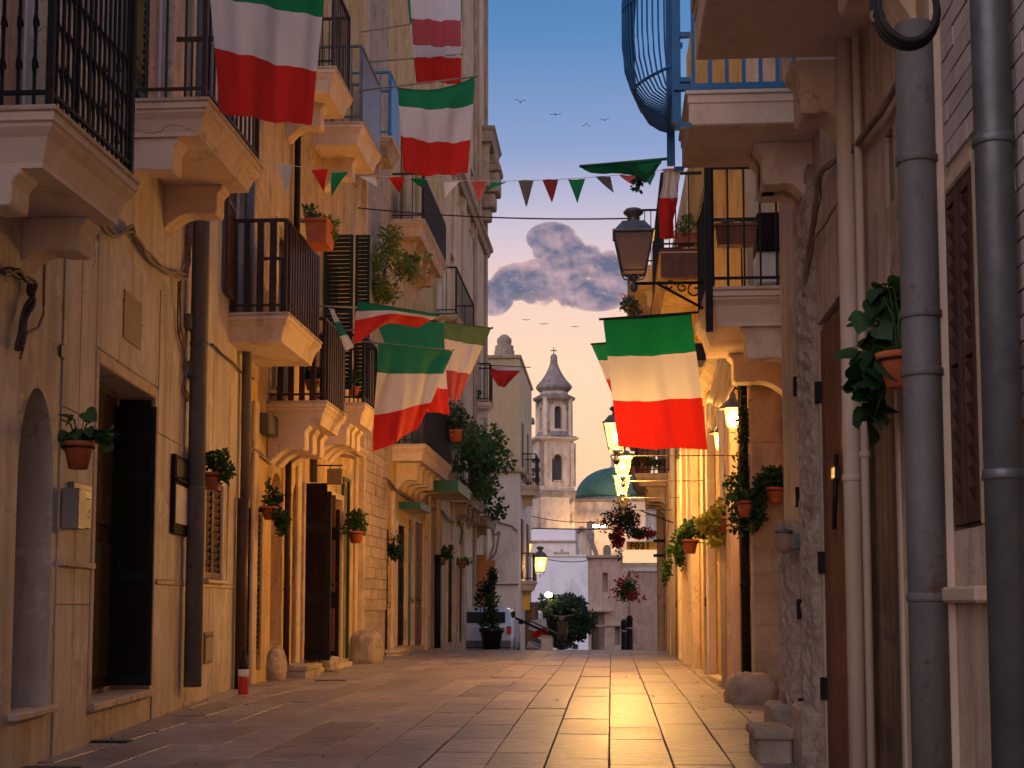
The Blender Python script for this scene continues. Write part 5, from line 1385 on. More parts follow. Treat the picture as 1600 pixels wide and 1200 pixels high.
# lamp on the church wall and small one in the tree
t = thing('church_floodlight', atY(935, 822, 183), 'bright warm floodlight shining on the church wall behind the red flowers', 'lamp')
p = atY(935, 822, 183)
mk('housing', MB().box(p.x - .5, p.x + .7, p.y - .1, p.y + .3, p.z, p.z + .25), 'lamp_grey', t, bev=.03)
mk('lens', MB().box(p.x - .7, p.x + .9, p.y - .3, p.y - .12, p.z - .15, p.z + .15), 'lit_bulb', t, bev=.03)
ld = bpy.data.lights.new('lamp_light', 'POINT'); ld.energy = 1600; ld.color = (1, .6, .25); ld.shadow_soft_size = .3
lo = bpy.data.objects.new('lamp_light', ld); C.objects.link(lo); setp(lo, p + Vector((0, -1.6, -.6)), t)
t = thing('garden_lamp', atY(857, 931, 59.5) - Vector((0, 0, 1.8)), 'small round lit lamp shining above the round tree', 'lamp')
p = atY(857, 930, 59.5)
mk('globe', MB().lathe((p.x, p.y, p.z - .1), [(.02, 0), (.13, .05), (.16, .12), (.12, .2), (.02, .24)], 12), 'lit_bulb', t)
mk('post', MB().tube([(p.x, p.y, gz(59.5)), (p.x, p.y, p.z - .1)], .03, 8), 'iron_black', t)

# birds
def bird(label, px, py, Y, span, lift, yaw=0.):
    c = atY(px, py, Y); m = MB(); n = 6; span *= 1.12
    prof = [(-.5, .01), (-.38, .07), (-.1, .13), (.15, .12), (.3, .08), (.38, .07), (.47, .01)]
    rings = []
    for (l, r) in prof: rings.append([m.vert(Vector((l * .5 * span * .55, math.cos(a) * r * span * .55, math.sin(a) * r * span * .5))) for a in [k * PI / 3 for k in range(6)]])
    for a, b in zip(rings, rings[1:]):
        for k in range(6): m.face((a[k], a[(k + 1) % 6], b[(k + 1) % 6], b[k]), True)
    m.face(rings[0]); m.face(rings[-1])
    for s_ in (-1, 1):
        w_ = [(.10, 0, .0), (.09, .22, lift * .55), (.02, .36, lift * .75), (-.05, .5, lift * .6)]; tr_ = [(-.06, 0, 0), (-.04, .22, lift * .55), (-.06, .36, lift * .74), (-.07, .5, lift * .58)]
        a = [m.vert(Vector((x * span, s_ * y * span, z * span + .01))) for x, y, z in w_]; b = [m.vert(Vector((x * span, s_ * y * span, z * span - .0))) for x, y, z in tr_]
        a2 = [m.vert(Vector((x * span, s_ * y * span, z * span - .022))) for x, y, z in tr_]
        for k in range(3): m.face((a[k], a[k + 1], b[k + 1], b[k])); m.face((a[k], a[k + 1], a2[k + 1], a2[k]))
    tl = [m.vert(Vector(v) * span) for v in ((-.24, .02, 0), (-.24, -.02, 0), (-.38, -.05, 0), (-.38, .05, 0))]; m.face(tl)
    rot = Matrix.Rotation(PI / 2 + yaw, 3, 'Z')
    m.v = [rot @ v + c for v in m.v]
    o = mk('bird', m, 'rubber'); tag(o, label, 'bird', 'birds gliding over the street')
for a_ in (('leftmost bird of the upper four, wings raised in a V', 813, 160, 60, .42, .34, .3), ('flat-winged bird, second from the left of the upper four', 868, 179, 62, .46, .04, .0), ('bird with drooping wings, third of the upper four', 916, 193, 62, .34, -.38, .1),
           ('rightmost bird of the upper four, wings half raised', 945, 188, 64, .38, .26, -.3), ('leftmost bird of the lower three below the cloud', 822, 500, 70, .36, .10, .2), ('middle bird of the lower three below the cloud', 850, 506, 70, .40, .02, 0), ('rightmost bird of the lower three below the cloud', 898, 510, 70, .36, -.06, .1)): bird(*a_)

# downpipes
def dp(label, F, x, y, off, r, z1, z0, mat, clips=()):
    u, _ = F.px(x, y, off); a = F.p(u, off, z1); b = F.p(u, off, z0)
    return pipe(label, [a, b], r, mat, clips=clips)
zt_ = FA.px(322, 345, .12)[1]
dp('wide blue-grey rainwater pipe beside the notice board on the left', FA, 308, 700, .13, .088, 9, FA.px(291, 1076, .13)[1], 'zinc', clips=(FA.px(300, 762, .13)[1], 3.6))
dp('grey pipe with brown lower part at the end of the stone-clad house', FA, 384, 700, .10, .06, 6.5, FA.px(385, 780, .1)[1], 'zinc', clips=(3.2,))
dp('brown foot section of the pipe beside the louvred door on the left', FA, 378, 900, .10, .07, FA.px(385, 781, .1)[1], -.05, 'pipe_brown')
dp('thin brown pipe between the two arched niches on the left', FB, 449, 870, .08, .045, FB.px(449, 700)[1], -.0, 'iron_brown', clips=(1.2, 2.5))
dp('black pipe running up beside the upper balconies on the left', FB, 465, 260, .08, .045, 12, FB.px(465, 400)[1], 'iron_black')
dp('cream rainwater pipe farther along the left side', FD, 684, 830, .12, .075, 9, FD.px(684, 868)[1], 'pipe_cream', clips=(4, 3.2))
dp('black foot section below the cream pipe on the left', FD, 684, 900, .12, .08, FD.px(684, 869)[1], -.05, 'iron_black')
dp('tall thin pipe on the tallest left house high against the sky', FE, 750, 100, .1, .06, 23, 14, 'pipe_cream', clips=(16, 19))
dp('thin cream pipe left of the cream one on the left row', FD, 671, 830, .08, .04, 8, .2, 'pipe_cream')
dp('dark grey drainpipe at the right edge of the picture', FN, 1563, 600, .09, .062, 6, -.1, 'lamp_grey', clips=(1.4, 2.5))
dp('grey jointed drainpipe right of the ivy pot', FN, 1441, 600, .11, .077, FN.px(1441, 20, .1)[1], -.15, 'zinc', clips=(FN.px(1441, 592, .1)[1], FN.px(1441, 500, .1)[1], FN.px(1441, 940, .1)[1], FN.px(1441, 250, .1)[1]))
dp('cream drainpipe left of the ivy pot', FN, 1329, 600, .09, .048, 4.15, -.15, 'pipe_cream', clips=(FN.px(1329, 752, .1)[1],))
dp('thin cream pipe close beside the cream drainpipe on the right', FN, 1349, 600, .05, .022, 4.1, -.15, 'pipe_cream', clips=(1.75,))
t_ = pipe('black drainpipe overgrown by ivy at the corner of the bare stone wall', [(1.425, 15.32, 3.95), (1.425, 15.32, -.05)], .05, 'iron_black', clips=(1.2, 2.4))
dp('pale pink drainpipe on the lamp-lit wall', FCf, 1131, 850, .08, .05, 4.0, .0, 'pipe_cream', clips=(1.9,))
dp('slim cream drainpipe beside the pale pilaster farther right', FG, 1052, 850, .08, .06, 6.5, -.0, 'pipe_cream', clips=(3.2,))

# cable bundles
def cab(label, F, pts, off=.05, **k): return cable(label, [F.p(*(lambda q: (q[0], off, q[1]))(F.px(x, y, off))) for x, y in pts], **k)
cab('thick sagging bundle of grey cables under the near left balconies', FA, [(148, 345), (182, 368), (206, 356), (225, 395), (262, 425), (290, 432), (296, 400), (297, 330)], r=.014, strands=4, wob=.035)
cab('cable drop running down from the sagging bundle to the little junction box', FA, [(280, 440), (281, 520), (290, 560), (288, 600), (292, 628)], r=.009, strands=3, wob=.03)
cab('dark cables looping at the left picture edge above the arched niche', FA, [(0, 422), (24, 424), (48, 440), (50, 462), (36, 500), (28, 545)], r=.014, strands=4, wob=.03, mat='cable_dark')
cab('thin grey conduit at the left edge bending above the niche', FA, [(70, 380), (68, 490), (60, 512), (42, 520), (32, 560)], r=.010, strands=1, wob=.0)
cab('cable following the wall under the slatted balcony on the left', FB, [(378, 585), (384, 690), (400, 705), (425, 720), (440, 712), (486, 680), (510, 700), (525, 705), (556, 716)], r=.016, strands=3, wob=.05)
cab('cable line crossing the lamp-lit wall below the slatted balcony', FA, [(330, 538), (352, 556), (374, 578), (396, 592)], r=.010, strands=2, wob=.02, mat='cable_dark')
cab('grey cables looping along the row of narrow doors on the left', FD, [(580, 735), (598, 748), (625, 770), (650, 790), (690, 800), (705, 815), (716, 822)], r=.02, strands=3, wob=.06)
cab('cables climbing steeply across the near right wall', FN, [(1412, 120), (1375, 180), (1335, 232), (1292, 262), (1282, 275), (1276, 330), (1264, 400), (1258, 480)], r=.010, strands=5, wob=.028)
cab('second cable strand joining the climbing cables on the right', FN, [(1308, 318), (1290, 350), (1272, 372), (1262, 430), (1250, 520)], r=.008, strands=2, wob=.015)
hc = FN.p(*(lambda q: (q[0], .30, q[1]))(FN.px(1418, 20, .30)))
t = thing('hose', hc, 'coiled black hose hanging at the top of the grey jointed pipe', 'hose')
for lp in range(3):
    mk('coil', MB().tube([hc + Vector((.10 * math.cos(a * PI / 14) * (1 + .06 * lp), .02 * lp + .05 * math.sin(a * PI / 14), .15 * math.sin(a * PI / 14) * (1 + .04 * lp) + .03)) for a in range(29)], .012, 8, cap=False), 'rubber', t)
mk('strap', MB().tube([hc + Vector((-.10 + .022 * math.cos(a * PI / 5), .02, .0 + .022 * math.sin(a * PI / 5))) for a in range(11)], .008, 5), 'cable_grey', t)
cab('curling wires spilling from the corner beside the bare stone wall', FS, [(1240, 520), (1215, 530), (1222, 555), (1212, 580), (1216, 600), (1228, 612), (1236, 585), (1240, 570)], off=.03, r=.007, strands=4, wob=.06)
for i, (x0_, y0_, x1_, y1_) in enumerate(((1238, 540, 1206, 505), (1240, 550, 1212, 525), (1240, 545, 1208, 560))):
    pass
t = cable('S-shaped cable loop on the whitewashed end wall', [atY(x, y, 48.44) for x, y in ((768, 822), (772, 850), (762, 880), (775, 862), (781, 830), (770, 838), (775, 815), (800, 822), (808, 830))], r=.03, strands=1, wob=.0)
cable('straight cable along the whitewashed end wall above the planter', [atY(x, y, 48.44) for x, y in ((758, 913), (780, 913), (810, 913))], r=.025, strands=1, wob=.01)
cab('dark wires dangling among the plants on the far left balcony', FE, [(716, 815), (722, 830), (718, 850)], r=.02, strands=2, wob=.03, mat='cable_dark')

# things on the left wall
def plate(F, name, label, cat, x0, x1, yt, yb, w0, th, mat, bev=.004):
    u0, u1, z0, z1 = F.rect(x0, x1, yt, yb)
    t = thing(name, F.p((u0 + u1) / 2, w0, z0), label, cat)
    mk('body', MB().box(u0, u1, w0, w0 + th, z0, z1, F), mat, t, bev=bev)
    return t, u0, u1, z0, z1
t, u0, u1, z0, z1 = plate(FA, 'notice_board', 'dark framed notice board with a pale sheet left of the blue-grey pipe', 'notice board', 264, 291, 708, 833, .015, .04, 'wood_dark')
mk('sheet', MB().box(u0 + .05, u1 - .05, .056, .060, z0 + .10, z0 + .62 * (z1 - z0), FA), 'paper', t)
mk('rail', MB().box(u0 - .01, u1 + .01, .056, .085, z0 + .66 * (z1 - z0), z0 + .70 * (z1 - z0), FA), 'wood_dark', t, bev=.004)
mk('top_board', MB().box(u0 + .03, u1 - .03, .056, .066, z0 + .73 * (z1 - z0), z1 - .04, FA), 'iron_black', t, bev=.003)
t, u0, u1, z0, z1 = plate(FA, 'electric_panel', 'flat olive-brown cover plate high on the near left wall', 'cover plate', 190, 218, 450, 528, .015, .008, 'plate_brown')
for du, dz in ((-.02, .3), (.02 + u1 - u0, .22)): mk('screw', MB().lathe(FA.p(u0 + du, .02, z0 + dz), [(.01, 0), (.008, .008)], 8), 'bronze_black', t)
t, u0, u1, z0, z1 = plate(FA, 'mailbox', 'steel mailbox with intercom panel below the clay pot on the left wall', 'mailbox', 92, 103, 762, 826, .02, .12, 'steel')
a_ = FA.rect(104, 133, 752, 826)
mk('panel', MB().box(a_[0], a_[1], .015, .05, a_[2] + .02, a_[3], FA), 'steel', t, bev=.004)
mk('speaker_grille', MB().box(a_[0] + .12, a_[1] - .02, .051, .056, a_[3] - .10, a_[3] - .04, FA), 'bronze_black', t, bev=.002)
mk('button', MB().box(a_[1] - .06, a_[1] - .045, .051, .058, a_[3] - .20, a_[3] - .175, FA), 'white_paint', t)
mk('button', MB().box(a_[1] - .07, a_[1] - .04, .051, .056, a_[2] + .10, a_[2] + .11, FA), 'white_paint', t)
t, u0, u1, z0, z1 = plate(FA, 'meter_box', 'small grey meter cover low on the wall right of the blue-grey pipe', 'meter box', 316, 329, 988, 1038, .016, .012, 'plate_brown')
mk('door_panel', MB().box(u0 + .02, u1 - .02, .029, .036, z0 + .03, z1 - .06, FA), 'steel', t, bev=.003)
mk('slot', MB().box(u0 + .04, u1 - .04, .029, .04, z1 - .055, z1 - .035, FA), 'bronze_black', t)
t, *_r = plate(FA, 'junction_box', 'little grey junction box on the cable drop', 'junction box', 285, 295, 489, 511, .02, .06, 'zinc')
t, *_r = plate(FA, 'junction_box', 'small dark round-cornered box lower on the cable drop', 'junction box', 288, 299, 562, 590, .02, .07, 'lamp_grey', bev=.02)
t, *_r = plate(FA, 'wall_vent', 'tiny dark oval vent above the arched niche', 'vent', 91, 99, 537, 557, .012, .01, 'bronze_black', bev=.004)
u_, z_ = FA.px(112, 880)
t = thing('wall_shelf', FA.p(u_, .02, z_), 'narrow stone ledge below the mailbox on the left wall', 'ledge')
a_ = FA.rect(87, 140, 877, 884); mk('ledge', MB().box(a_[0], a_[1], .016, .05, a_[2], a_[3] + .01, FA), 'stone_trim', t, bev=.004)
t, u0, u1, z0, z1 = plate(FB, 'wall_box', 'grey box under the slatted balcony on the ochre wall', 'utility box', 403, 418, 644, 677, .02, .12, 'lamp_grey', bev=.008)
mk('lid', MB().box(u0 + .01, u1 - .01, .141, .15, z0 + .02, z1 - .02, FB), 'zinc', t, bev=.003)
# hanging brown sign board by the double doors
p0, p1 = atY(511, 757, 21.6), atY(535, 732, 21.6)
t = thing('hanging_sign', Vector((p0.x, 21.6, p0.z)), 'blank brown sign board hung above the dark double doors', 'sign')
mk('board', MB().box(p0.x, p1.x, 21.58, 21.66, p0.z, p1.z), 'plate_brown', t, bev=.01)
mk('bracket', MB().tube([(-4.55, 21.62, p1.z + .05), (p1.x, 21.62, p1.z + .05)], .012, 6), 'iron_black', t)
for xx in (p0.x + .04, p1.x - .04): mk('hook', MB().tube([(xx, 21.62, p1.z + .05), (xx, 21.62, p1.z)], .006, 5), 'iron_black', t)
p0, p1 = atY(484, 722, 20.8), atY(496, 700, 20.8)
t = thing('wall_plaque', Vector((p0.x, 20.8, p0.z)), 'small weathered wooden plaque beside the hanging sign board', 'plaque')
mk('board', MB().box(p0.x, p1.x, 20.78, 20.84, p0.z - .3, p1.z), 'wood_old', t, bev=.008)
mk('pin', MB().tube([(p0.x - .1, 20.81, p1.z - .03), (p0.x, 20.81, p1.z - .03)], .008, 5), 'iron_black', t)
# bottle-like red extinguisher at the door foot
u_, z_ = FA.px(380, 1082, .3); p = FA.p(u_, .3, gz(17))
t = thing('red_bottle', p, 'small red and white bottle standing at the foot of the brown pipe', 'bottle')
mk('body', MB().lathe(p, [(.055, 0), (.06, .01), (.06, .17), (.058, .20)], 14), 'extinguisher_red', t)
mk('label', MB().lathe(p + Vector((0, 0, .2)), [(.06, 0), (.061, .01), (.061, .07), (.058, .08)], 14), 'white_paint', t)
mk('neck', MB().lathe(p + Vector((0, 0, .28)), [(.058, 0), (.05, .05), (.022, .12), (.02, .2), (.024, .21), (.02, .23)], 14), 'rubber', t)

# stones at the wall foot
def rock(name, label, c, sx, sy, sz, mat='boulder', cut=None, p=2.4, cat='stone', seedv=0):
    rnd = random.Random(seedv); m = MB(); n, k = 30, 18; rings = []
    bumps = [(Vector((rnd.uniform(-1, 1), rnd.uniform(-1, 1), rnd.uniform(-1, 1))).normalized(), rnd.uniform(-.10, .10)) for _ in range(16)]
    for j in range(k + 1):
        th = PI * j / k / 1.0; row = []
        for i in range(n):
            a = 2 * PI * i / n; v = Vector((math.sin(th) * math.cos(a), math.sin(th) * math.sin(a), math.cos(th)))
            r = (abs(v.x) ** p + abs(v.y) ** p + abs(v.z) ** p) ** (-1 / p)
            for b_, am in bumps: r *= 1 + am * max(0, v.dot(b_)) ** 4
            r *= 1 + .05 * math.sin(v.x * 9 + seedv) * math.sin(v.y * 8 + 1) + .035 * math.sin(v.z * 17 + v.x * 13) + rnd.uniform(-.012, .012)
            q = v * r; row.append(m.vert(Vector(c) + Vector((q.x * sx, q.y * sy, max(q.z, -.6) * sz + sz * .6))))
        rings.append(row)
    for a, b in zip(rings, rings[1:]):
        for i in range(n): m.face((a[i], a[(i + 1) % n], b[(i + 1) % n], b[i]), True)
    o = mk(name, m, mat); return tag(o, label, cat)
pL = atZ(568, 1036, 0); rock('boulder', 'pale rough corner boulder against the left wall', (-4.25, 24.6, -.02), .30, .38, .36, p=2.6, seedv=4)
rock('boulder', 'half-sunk rounded stone against the ochre wall left of the stone step', (-4.50, 19.0, -.02), .13, .26, .30, mat='stone_rough', p=2.4, seedv=9)
rock('boulder', 'rounded dark corner stone at the foot of the bare stone wall on the right', (1.42, 14.85, -.04), .25, .24, .21, mat='boulder', p=3.2, seedv=2)
rock('boulder', 'squat angular stone at the foot of the dark double doors', (-4.30, 21.6, 0), .16, .28, .14, mat='stone_rough', p=3, seedv=12)
def block_thing(label, x0, x1, y0, y1, z0, z1, mat='boulder', name='stone_block', tread=.0):
    t = thing(name, ((x0 + x1) / 2, (y0 + y1) / 2, z0), label, 'step')
    mk('riser', MB().box(x0 + .02, x1 - .02, y0 + .02, y1 - .02, z0, z1 - .07), mat, t, bev=.015)
    mk('tread', MB().box(x0, x1, y0, y1, z1 - .0695, z1), mat, t, bev=.02, seg=2)
    return t
a = atZ(424, 1066, 0)
block_thing('stone step jutting out below the thin brown pipe on the left', -4.58, -4.14, 19.3, 20.35, -.05, .17, name='stone_step')
sb = atZ(1176, 1182, -.05); 
block_thing('worn stone step standing out in front of the rough stone jambs at lower right', atY(1175, 1182, 9.9).x, atY(1238, 1182, 9.9).x, 9.7, 10.35, -.12, .17, name='stone_step')
block_thing('low doorstep farther along the left wall under the green door', -4.45, -4.15, 27.9, 29.4, -.05, .12, mat='stone_trim', name='stone_step')

# canopies
def canopy(label, x0, x1, y0, y1, z0, z1, name='canopy'):
    t = thing(name, ((x0 + x1) / 2, y0, z0), label, 'canopy')
    m = MB().box(x0, x1, y0, y1, z0 + .05, z1); mk('roof', m, 'stone_trim', t)
    mk('fascia', MB().box(x0, x1 + .03, y0 - .03, y0 - .001, z0, z1 + .02).box(x1 + .001, x1 + .03, y0, y1, z0, z1 + .02), 'paint_green', t)
    mk('soffit', MB().box(x0, x1 - .01, y0 + .01, y1, z0 + .0, z0 + .045), 'plaster_cream', t)
a = atX(714, 768, -3.5); b = atX(733, 786, -3.5)
canopy('wide canopy with green fascia below the screened balcony on the left', -4.38, -3.5, a.y, b.y, a.z, a.z + .24)
a = atX(655, 795, -4.0)
canopy('small green canopy over the narrow doors on the left', -4.42, -4.0, a.y, a.y + 1.6, a.z, a.z + .13)

# draped canvas on the right
def drape(label, tl, tr, br, bl, Y, n=6, mat='cloth_canvas', amp=.06):
    q = [atY(*tl, Y), atY(*tr, Y + .3), atY(*br, Y + .3), atY(*bl, Y)]
    t = thing('draped_canvas', q[3], label, 'canvas sheet'); m = MB(); g = []; nu, nv = 26, 22
    for j in range(nv + 1):
        v = j / nv; row = []
        for k in range(nu + 1):
            u = k / nu; p = q[0].lerp(q[1], u).lerp(q[3].lerp(q[2], u), v)
            p = p + Vector((0, -amp * (math.sin(u * n * 2 + v * 2) + .5 * math.sin(u * n * 5 - v * 4)) * (.3 + v), .03 * math.sin(u * 9) * v))
            row.append(m.vert(p))
        g.append(row)
    for j in range(nv):
        for k in range(nu): m.face((g[j][k], g[j][k + 1], g[j + 1][k + 1], g[j + 1][k]), True)
    mk('cloth', m, mat, t)
    mk('cord', MB().tube([q[0], q[0].lerp(q[1], .5) - Vector((0, 0, .02)), q[1]], .012, 6), 'cable_dark', t)
    return t
drape('gathered pale canvas lit amber by the wall lanterns, hanging beside the biggest flag', (1136, 530), (1160, 534), (1150, 640), (1102, 632), 15.9)
drape('lower flap of canvas hanging behind the lower wall lantern', (1108, 612), (1140, 602), (1128, 668), (1104, 672), 17.6, n=4)

# sign with letters above the street
Ysg = 40.
x0, x1 = atY(979, 855, Ysg).x, atY(1034, 855, Ysg).x
zt_, zm_, zb_s = atY(1, 849, Ysg).z, atY(1, 862, Ysg).z, atY(1, 881, Ysg).z
t = thing('shop_sign', ((x0 + x1) / 2, Ysg, zb_s), 'yellow lettered board over a pale lit sign box below the hanging red flowers', 'sign')
bd = mk('board', MB().box(x0, x1, Ysg, Ysg + .12, zm_ + .002, zt_), 'sign_yellow', t, bev=.01)
mk('sign_box', MB().box(atY(973, 870, Ysg).x, x1, Ysg - .05, Ysg + .3, zb_s, zm_), 'lit_sign', t, bev=.01)
cu_ = bpy.data.curves.new('lettering', 'FONT'); cu_.body = 'F031'; cu_.size = .26; cu_.extrude = .006; cu_.align_x = 'CENTER'; cu_.offset = .008; cu_.space_character = 1.15
tmp = bpy.data.objects.new('lettering', cu_); C.objects.link(tmp)
me = bpy.data.meshes.new_from_object(tmp); bpy.data.objects.remove(tmp)
me.materials.clear(); me.materials.append(MATS['lettering_dark'])
lt = bpy.data.objects.new('lettering', me); C.objects.link(lt)
setp(lt, Vector((atY(1000, 855, Ysg).x, Ysg - .008, zm_ + .025)), bd); lt.rotation_euler = (PI / 2, 0, 0)
for i, (y_, l_) in enumerate(((845, 'upper black bracket arm right of the lettered sign'), (868, 'lower black bracket arm right of the lettered sign'))):
    p = atY(1021, y_, 33); tt = thing('wall_bracket', p, l_, 'bracket'); mk('arm', MB().box(p.x, 1.33, 33, 33.06, p.z - .035, p.z + .035), 'iron_black', tt, bev=.01); mk('wall_plate', MB().box(1.24, 1.30, 32.96, 33.10, p.z - .09, p.z + .09), 'iron_black', tt, bev=.01)

# wall cup lamp / small hood at rough jambs
u0, u1, z0, z1 = FN.rect(1246, 1268, 832, 868)
t = thing('wall_light', FN.p((u0 + u1) / 2, .1, z0), 'small unlit frosted wall light between the rough stone jambs', 'wall light')
cc = FN.p((u0 + u1) / 2, .14, z0)
mk('shade', MB().lathe(cc, [(.02, 0), (.045, .01), (.06, .05), (.066, .13), (.03, .145)], 12), 'dusty_glass', t)
mk('mount', MB().box((u0 + u1) / 2 - .04, (u0 + u1) / 2 + .04, .0, .10, z0 + .03, z0 + .14, FN), 'lamp_grey', t, bev=.006)
mk('cap', MB().lathe(cc + Vector((0, 0, .145)), [(.068, 0), (.06, .02), (.02, .03)], 12), 'lamp_grey', t)
for l_, F_, x, y in (('small white clip block on the thin pipe at lower right', FN, 1343, 972),):
    u_, z_ = F_.px(x, y, .06); tt = thing('pipe_clip', F_.p(u_, .06, z_), l_, 'clip')
    mk('clip', MB().box(u_ - .03, u_ + .03, .0, .085, z_ - .02, z_ + .02, F_), 'white_paint', tt, bev=.004)

# ------------------------------------------------------------------ plants
def fpt(F, x, y, off): u, z = F.px(x, y, off); return F.p(u, off, z)
c = fpt(FA, 122, 733, .17)
pot_plant('clay pot with big round green leaves hung on the wall above the mailbox', c, .105, .19, [(.02, .0, .32, .14, .14, .10), (.16, .05, .24, .12, .12, .05), (-.05, 0, .22, .08, .1, .06)], mat='leaf_mid', single=46, lsize=.10, group='clay pots hung on the walls', ring=(-.12, 0, 0))
c = fpt(FA, 331, 765, .24)
pot_plant('leafy clay pot half hidden behind the blue-grey pipe', c, .10, .17, [(.05, .0, .27, .16, .16, .11, 330, .045), (.12, .0, .15, .07, .1, .1, 90, .045)], mat='leaf_mid', group='clay pots hung on the walls', ring=(-.2, 0, 0))
c = fpt(FB, 421, 812, .16)
pot_plant('dark red pot with a trailing plant beside the thin brown pipe', c, .11, .17, [(.02, 0, .25, .13, .13, .10, 200, .05), (.15, 0, .04, .10, .12, .12, 170, .05), (.22, 0, -.12, .07, .1, .10, 90, .05), (-.02, 0, .42, .03, .05, .16, 40, .04)], mat='leaf_dark', group='clay pots hung on the walls', ring=(-.14, 0, 0))
c = fpt(FC, 556, 849, .22)
pot_plant('bright clay pot with an upright bushy plant left of the small-block wall', c, .13, .20, [(.0, 0, .36, .14, .14, .16, 330, .05), (.06, 0, .46, .1, .1, .08, 100, .05)], mat='leaf_mid', group='clay pots hung on the walls', ring=(-.2, 0, 0))
c = fpt(FD, 616, 866, .18)
pot_plant('small round dark bush hung between the pale pilaster and green door', c, .11, .14, [(.0, 0, .10, .20, .2, .20, 420, .05)], mat='leaf_dark', potmat='bronze_black', group='clay pots hung on the walls', ring=(-.15, 0, 0))
c = fpt(FD, 691, 880, .12)
pot_plant('spiky palm-like plant beside the cream pipe on the left', c, .1, .14, [(.05, 0, .22, .2, .2, .14, 110, .16, 'blade')], mat='leaf_mid', group='clay pots hung on the walls')
c = fpt(FE, 722, 888, .2)
pot_plant('little hanging plant above the dark doorway near the orange door', c, .13, .2, [(.0, 0, .2, .22, .2, .12, 200, .06)], mat='leaf_mid', potmat='clay_box', group='clay pots hung on the walls')

def flower_box(label, c, L, W_, H, rotz, fol, mat='leaf_light', potmat='terracotta', flowers=None, group='planters on the balconies'):
    c = Vector(c); t = thing('flower_box', c, label, 'planter', group)
    m = MB(); cs, sn = math.cos(rotz), math.sin(rotz)
    F = Frame((c.x, c.y), (cs, sn)); 
    def rg(l, w_, z): return [m.vert(F.p(a * l / 2, b * w_ / 2, c.z + z)) for a, b in ((-1, -1), (1, -1), (1, 1), (-1, 1))]
    rs = [rg(L * .86, W_ * .78, 0), rg(L * .96, W_ * .94, H * .86), rg(L * 1.02, W_ * 1.04, H * .87), rg(L * 1.02, W_ * 1.04, H), rg(L * .92, W_ * .88, H), rg(L * .9, W_ * .86, H * .85)]
    for a, b in zip(rs, rs[1:]):
        for k in range(4): m.face((a[k], a[(k + 1) % 4], b[(k + 1) % 4], b[k]))
    m.face(rs[0][::-1]); m.face(rs[-1])
    mk('box', m, potmat, t)
    fm = MB()
    for f in fol: fm.join(foliage(c + Vector(f[:3]), *f[3:]))
    tag(mk('foliage', fm, mat, t), kind='stuff')
    if flowers:
        fm = MB()
        for f in fol: fm.join(foliage(c + Vector(f[:3]) + Vector((0, -.02, .03)), f[3] * 1.05, f[4] * 1.05, f[5], flowers[1], flowers[2]))
        tag(mk('flowers', fm, flowers[0], t), kind='stuff')
    return t
c = atY(500, 386, 17.2)
flower_box('square clay planter with light green plant on the slatted balcony railing', c, .28, .55, .30, 0, [(-.02, 0, .34, .18, .3, .09, 280, .07, 'blade', 6), (.14, .1, .22, .08, .2, .10, 90, .06, 'blade', 4)], mat='leaf_light')
# vine
def bush(label, parts, name='vine', cat='climbing plant', mat='leaf_mid', stems=None, flowers=None, group=None, stemmat='bark', kindl='oval'):
    c0 = Vector(parts[0][0]); low = min(p[0][2] - p[1][2] for p in parts)
    t = thing(name, Vector((c0.x, c0.y, low)), label, cat, group)
    fm = MB()
    for (c_, r_, n_, s_, *k) in parts: fm.join(foliage(c_, *r_, n_, s_, k[0] if k else kindl, 8))
    tag(mk('foliage', fm, mat, t), kind='stuff')
    if stems:
        st = MB()
        for s_ in stems: st.tube(s_, [.014] * (len(s_) - 1) + [.004], 5)
        mk('stems', st, stemmat, t)
    if flowers:
        fm = MB()
        for (c_, r_, *_x) in parts: fm.join(foliage(c_, r_[0] * 1.05, r_[1] * 1.05, r_[2] * 1.05, flowers[1], flowers[2]))
        tag(mk('flowers', fm, flowers[0], t), kind='stuff')
    return t
V = lambda x, y, Y: atY(x, y, Y)
vp = [(V(605, 385, 26), (.28, .3, .28), 260, .11, 'blade'), (V(592, 425, 26), (.16, .3, .35), 200, .10, 'blade'), (V(628, 420, 26.5), (.32, .3, .18), 230, .10, 'blade'), (V(600, 455, 26), (.22, .3, .22), 220, .11, 'blade'), (V(640, 408, 27), (.25, .2, .12), 120, .09)]
bush('yellow-green bougainvillea-like climber with a few pink flowers under the upper balcony', vp, mat='leaf_light', stems=[[V(604, 475, 26), V(600, 430, 26), V(610, 380, 26)], [V(606, 475, 26), V(620, 440, 26.2), V(645, 415, 26.6)], [V(604, 475, 26), V(592, 440, 26), V(590, 400, 26)]], flowers=('petal_pink', 5, .07))
c = V(604, 500, 26); 
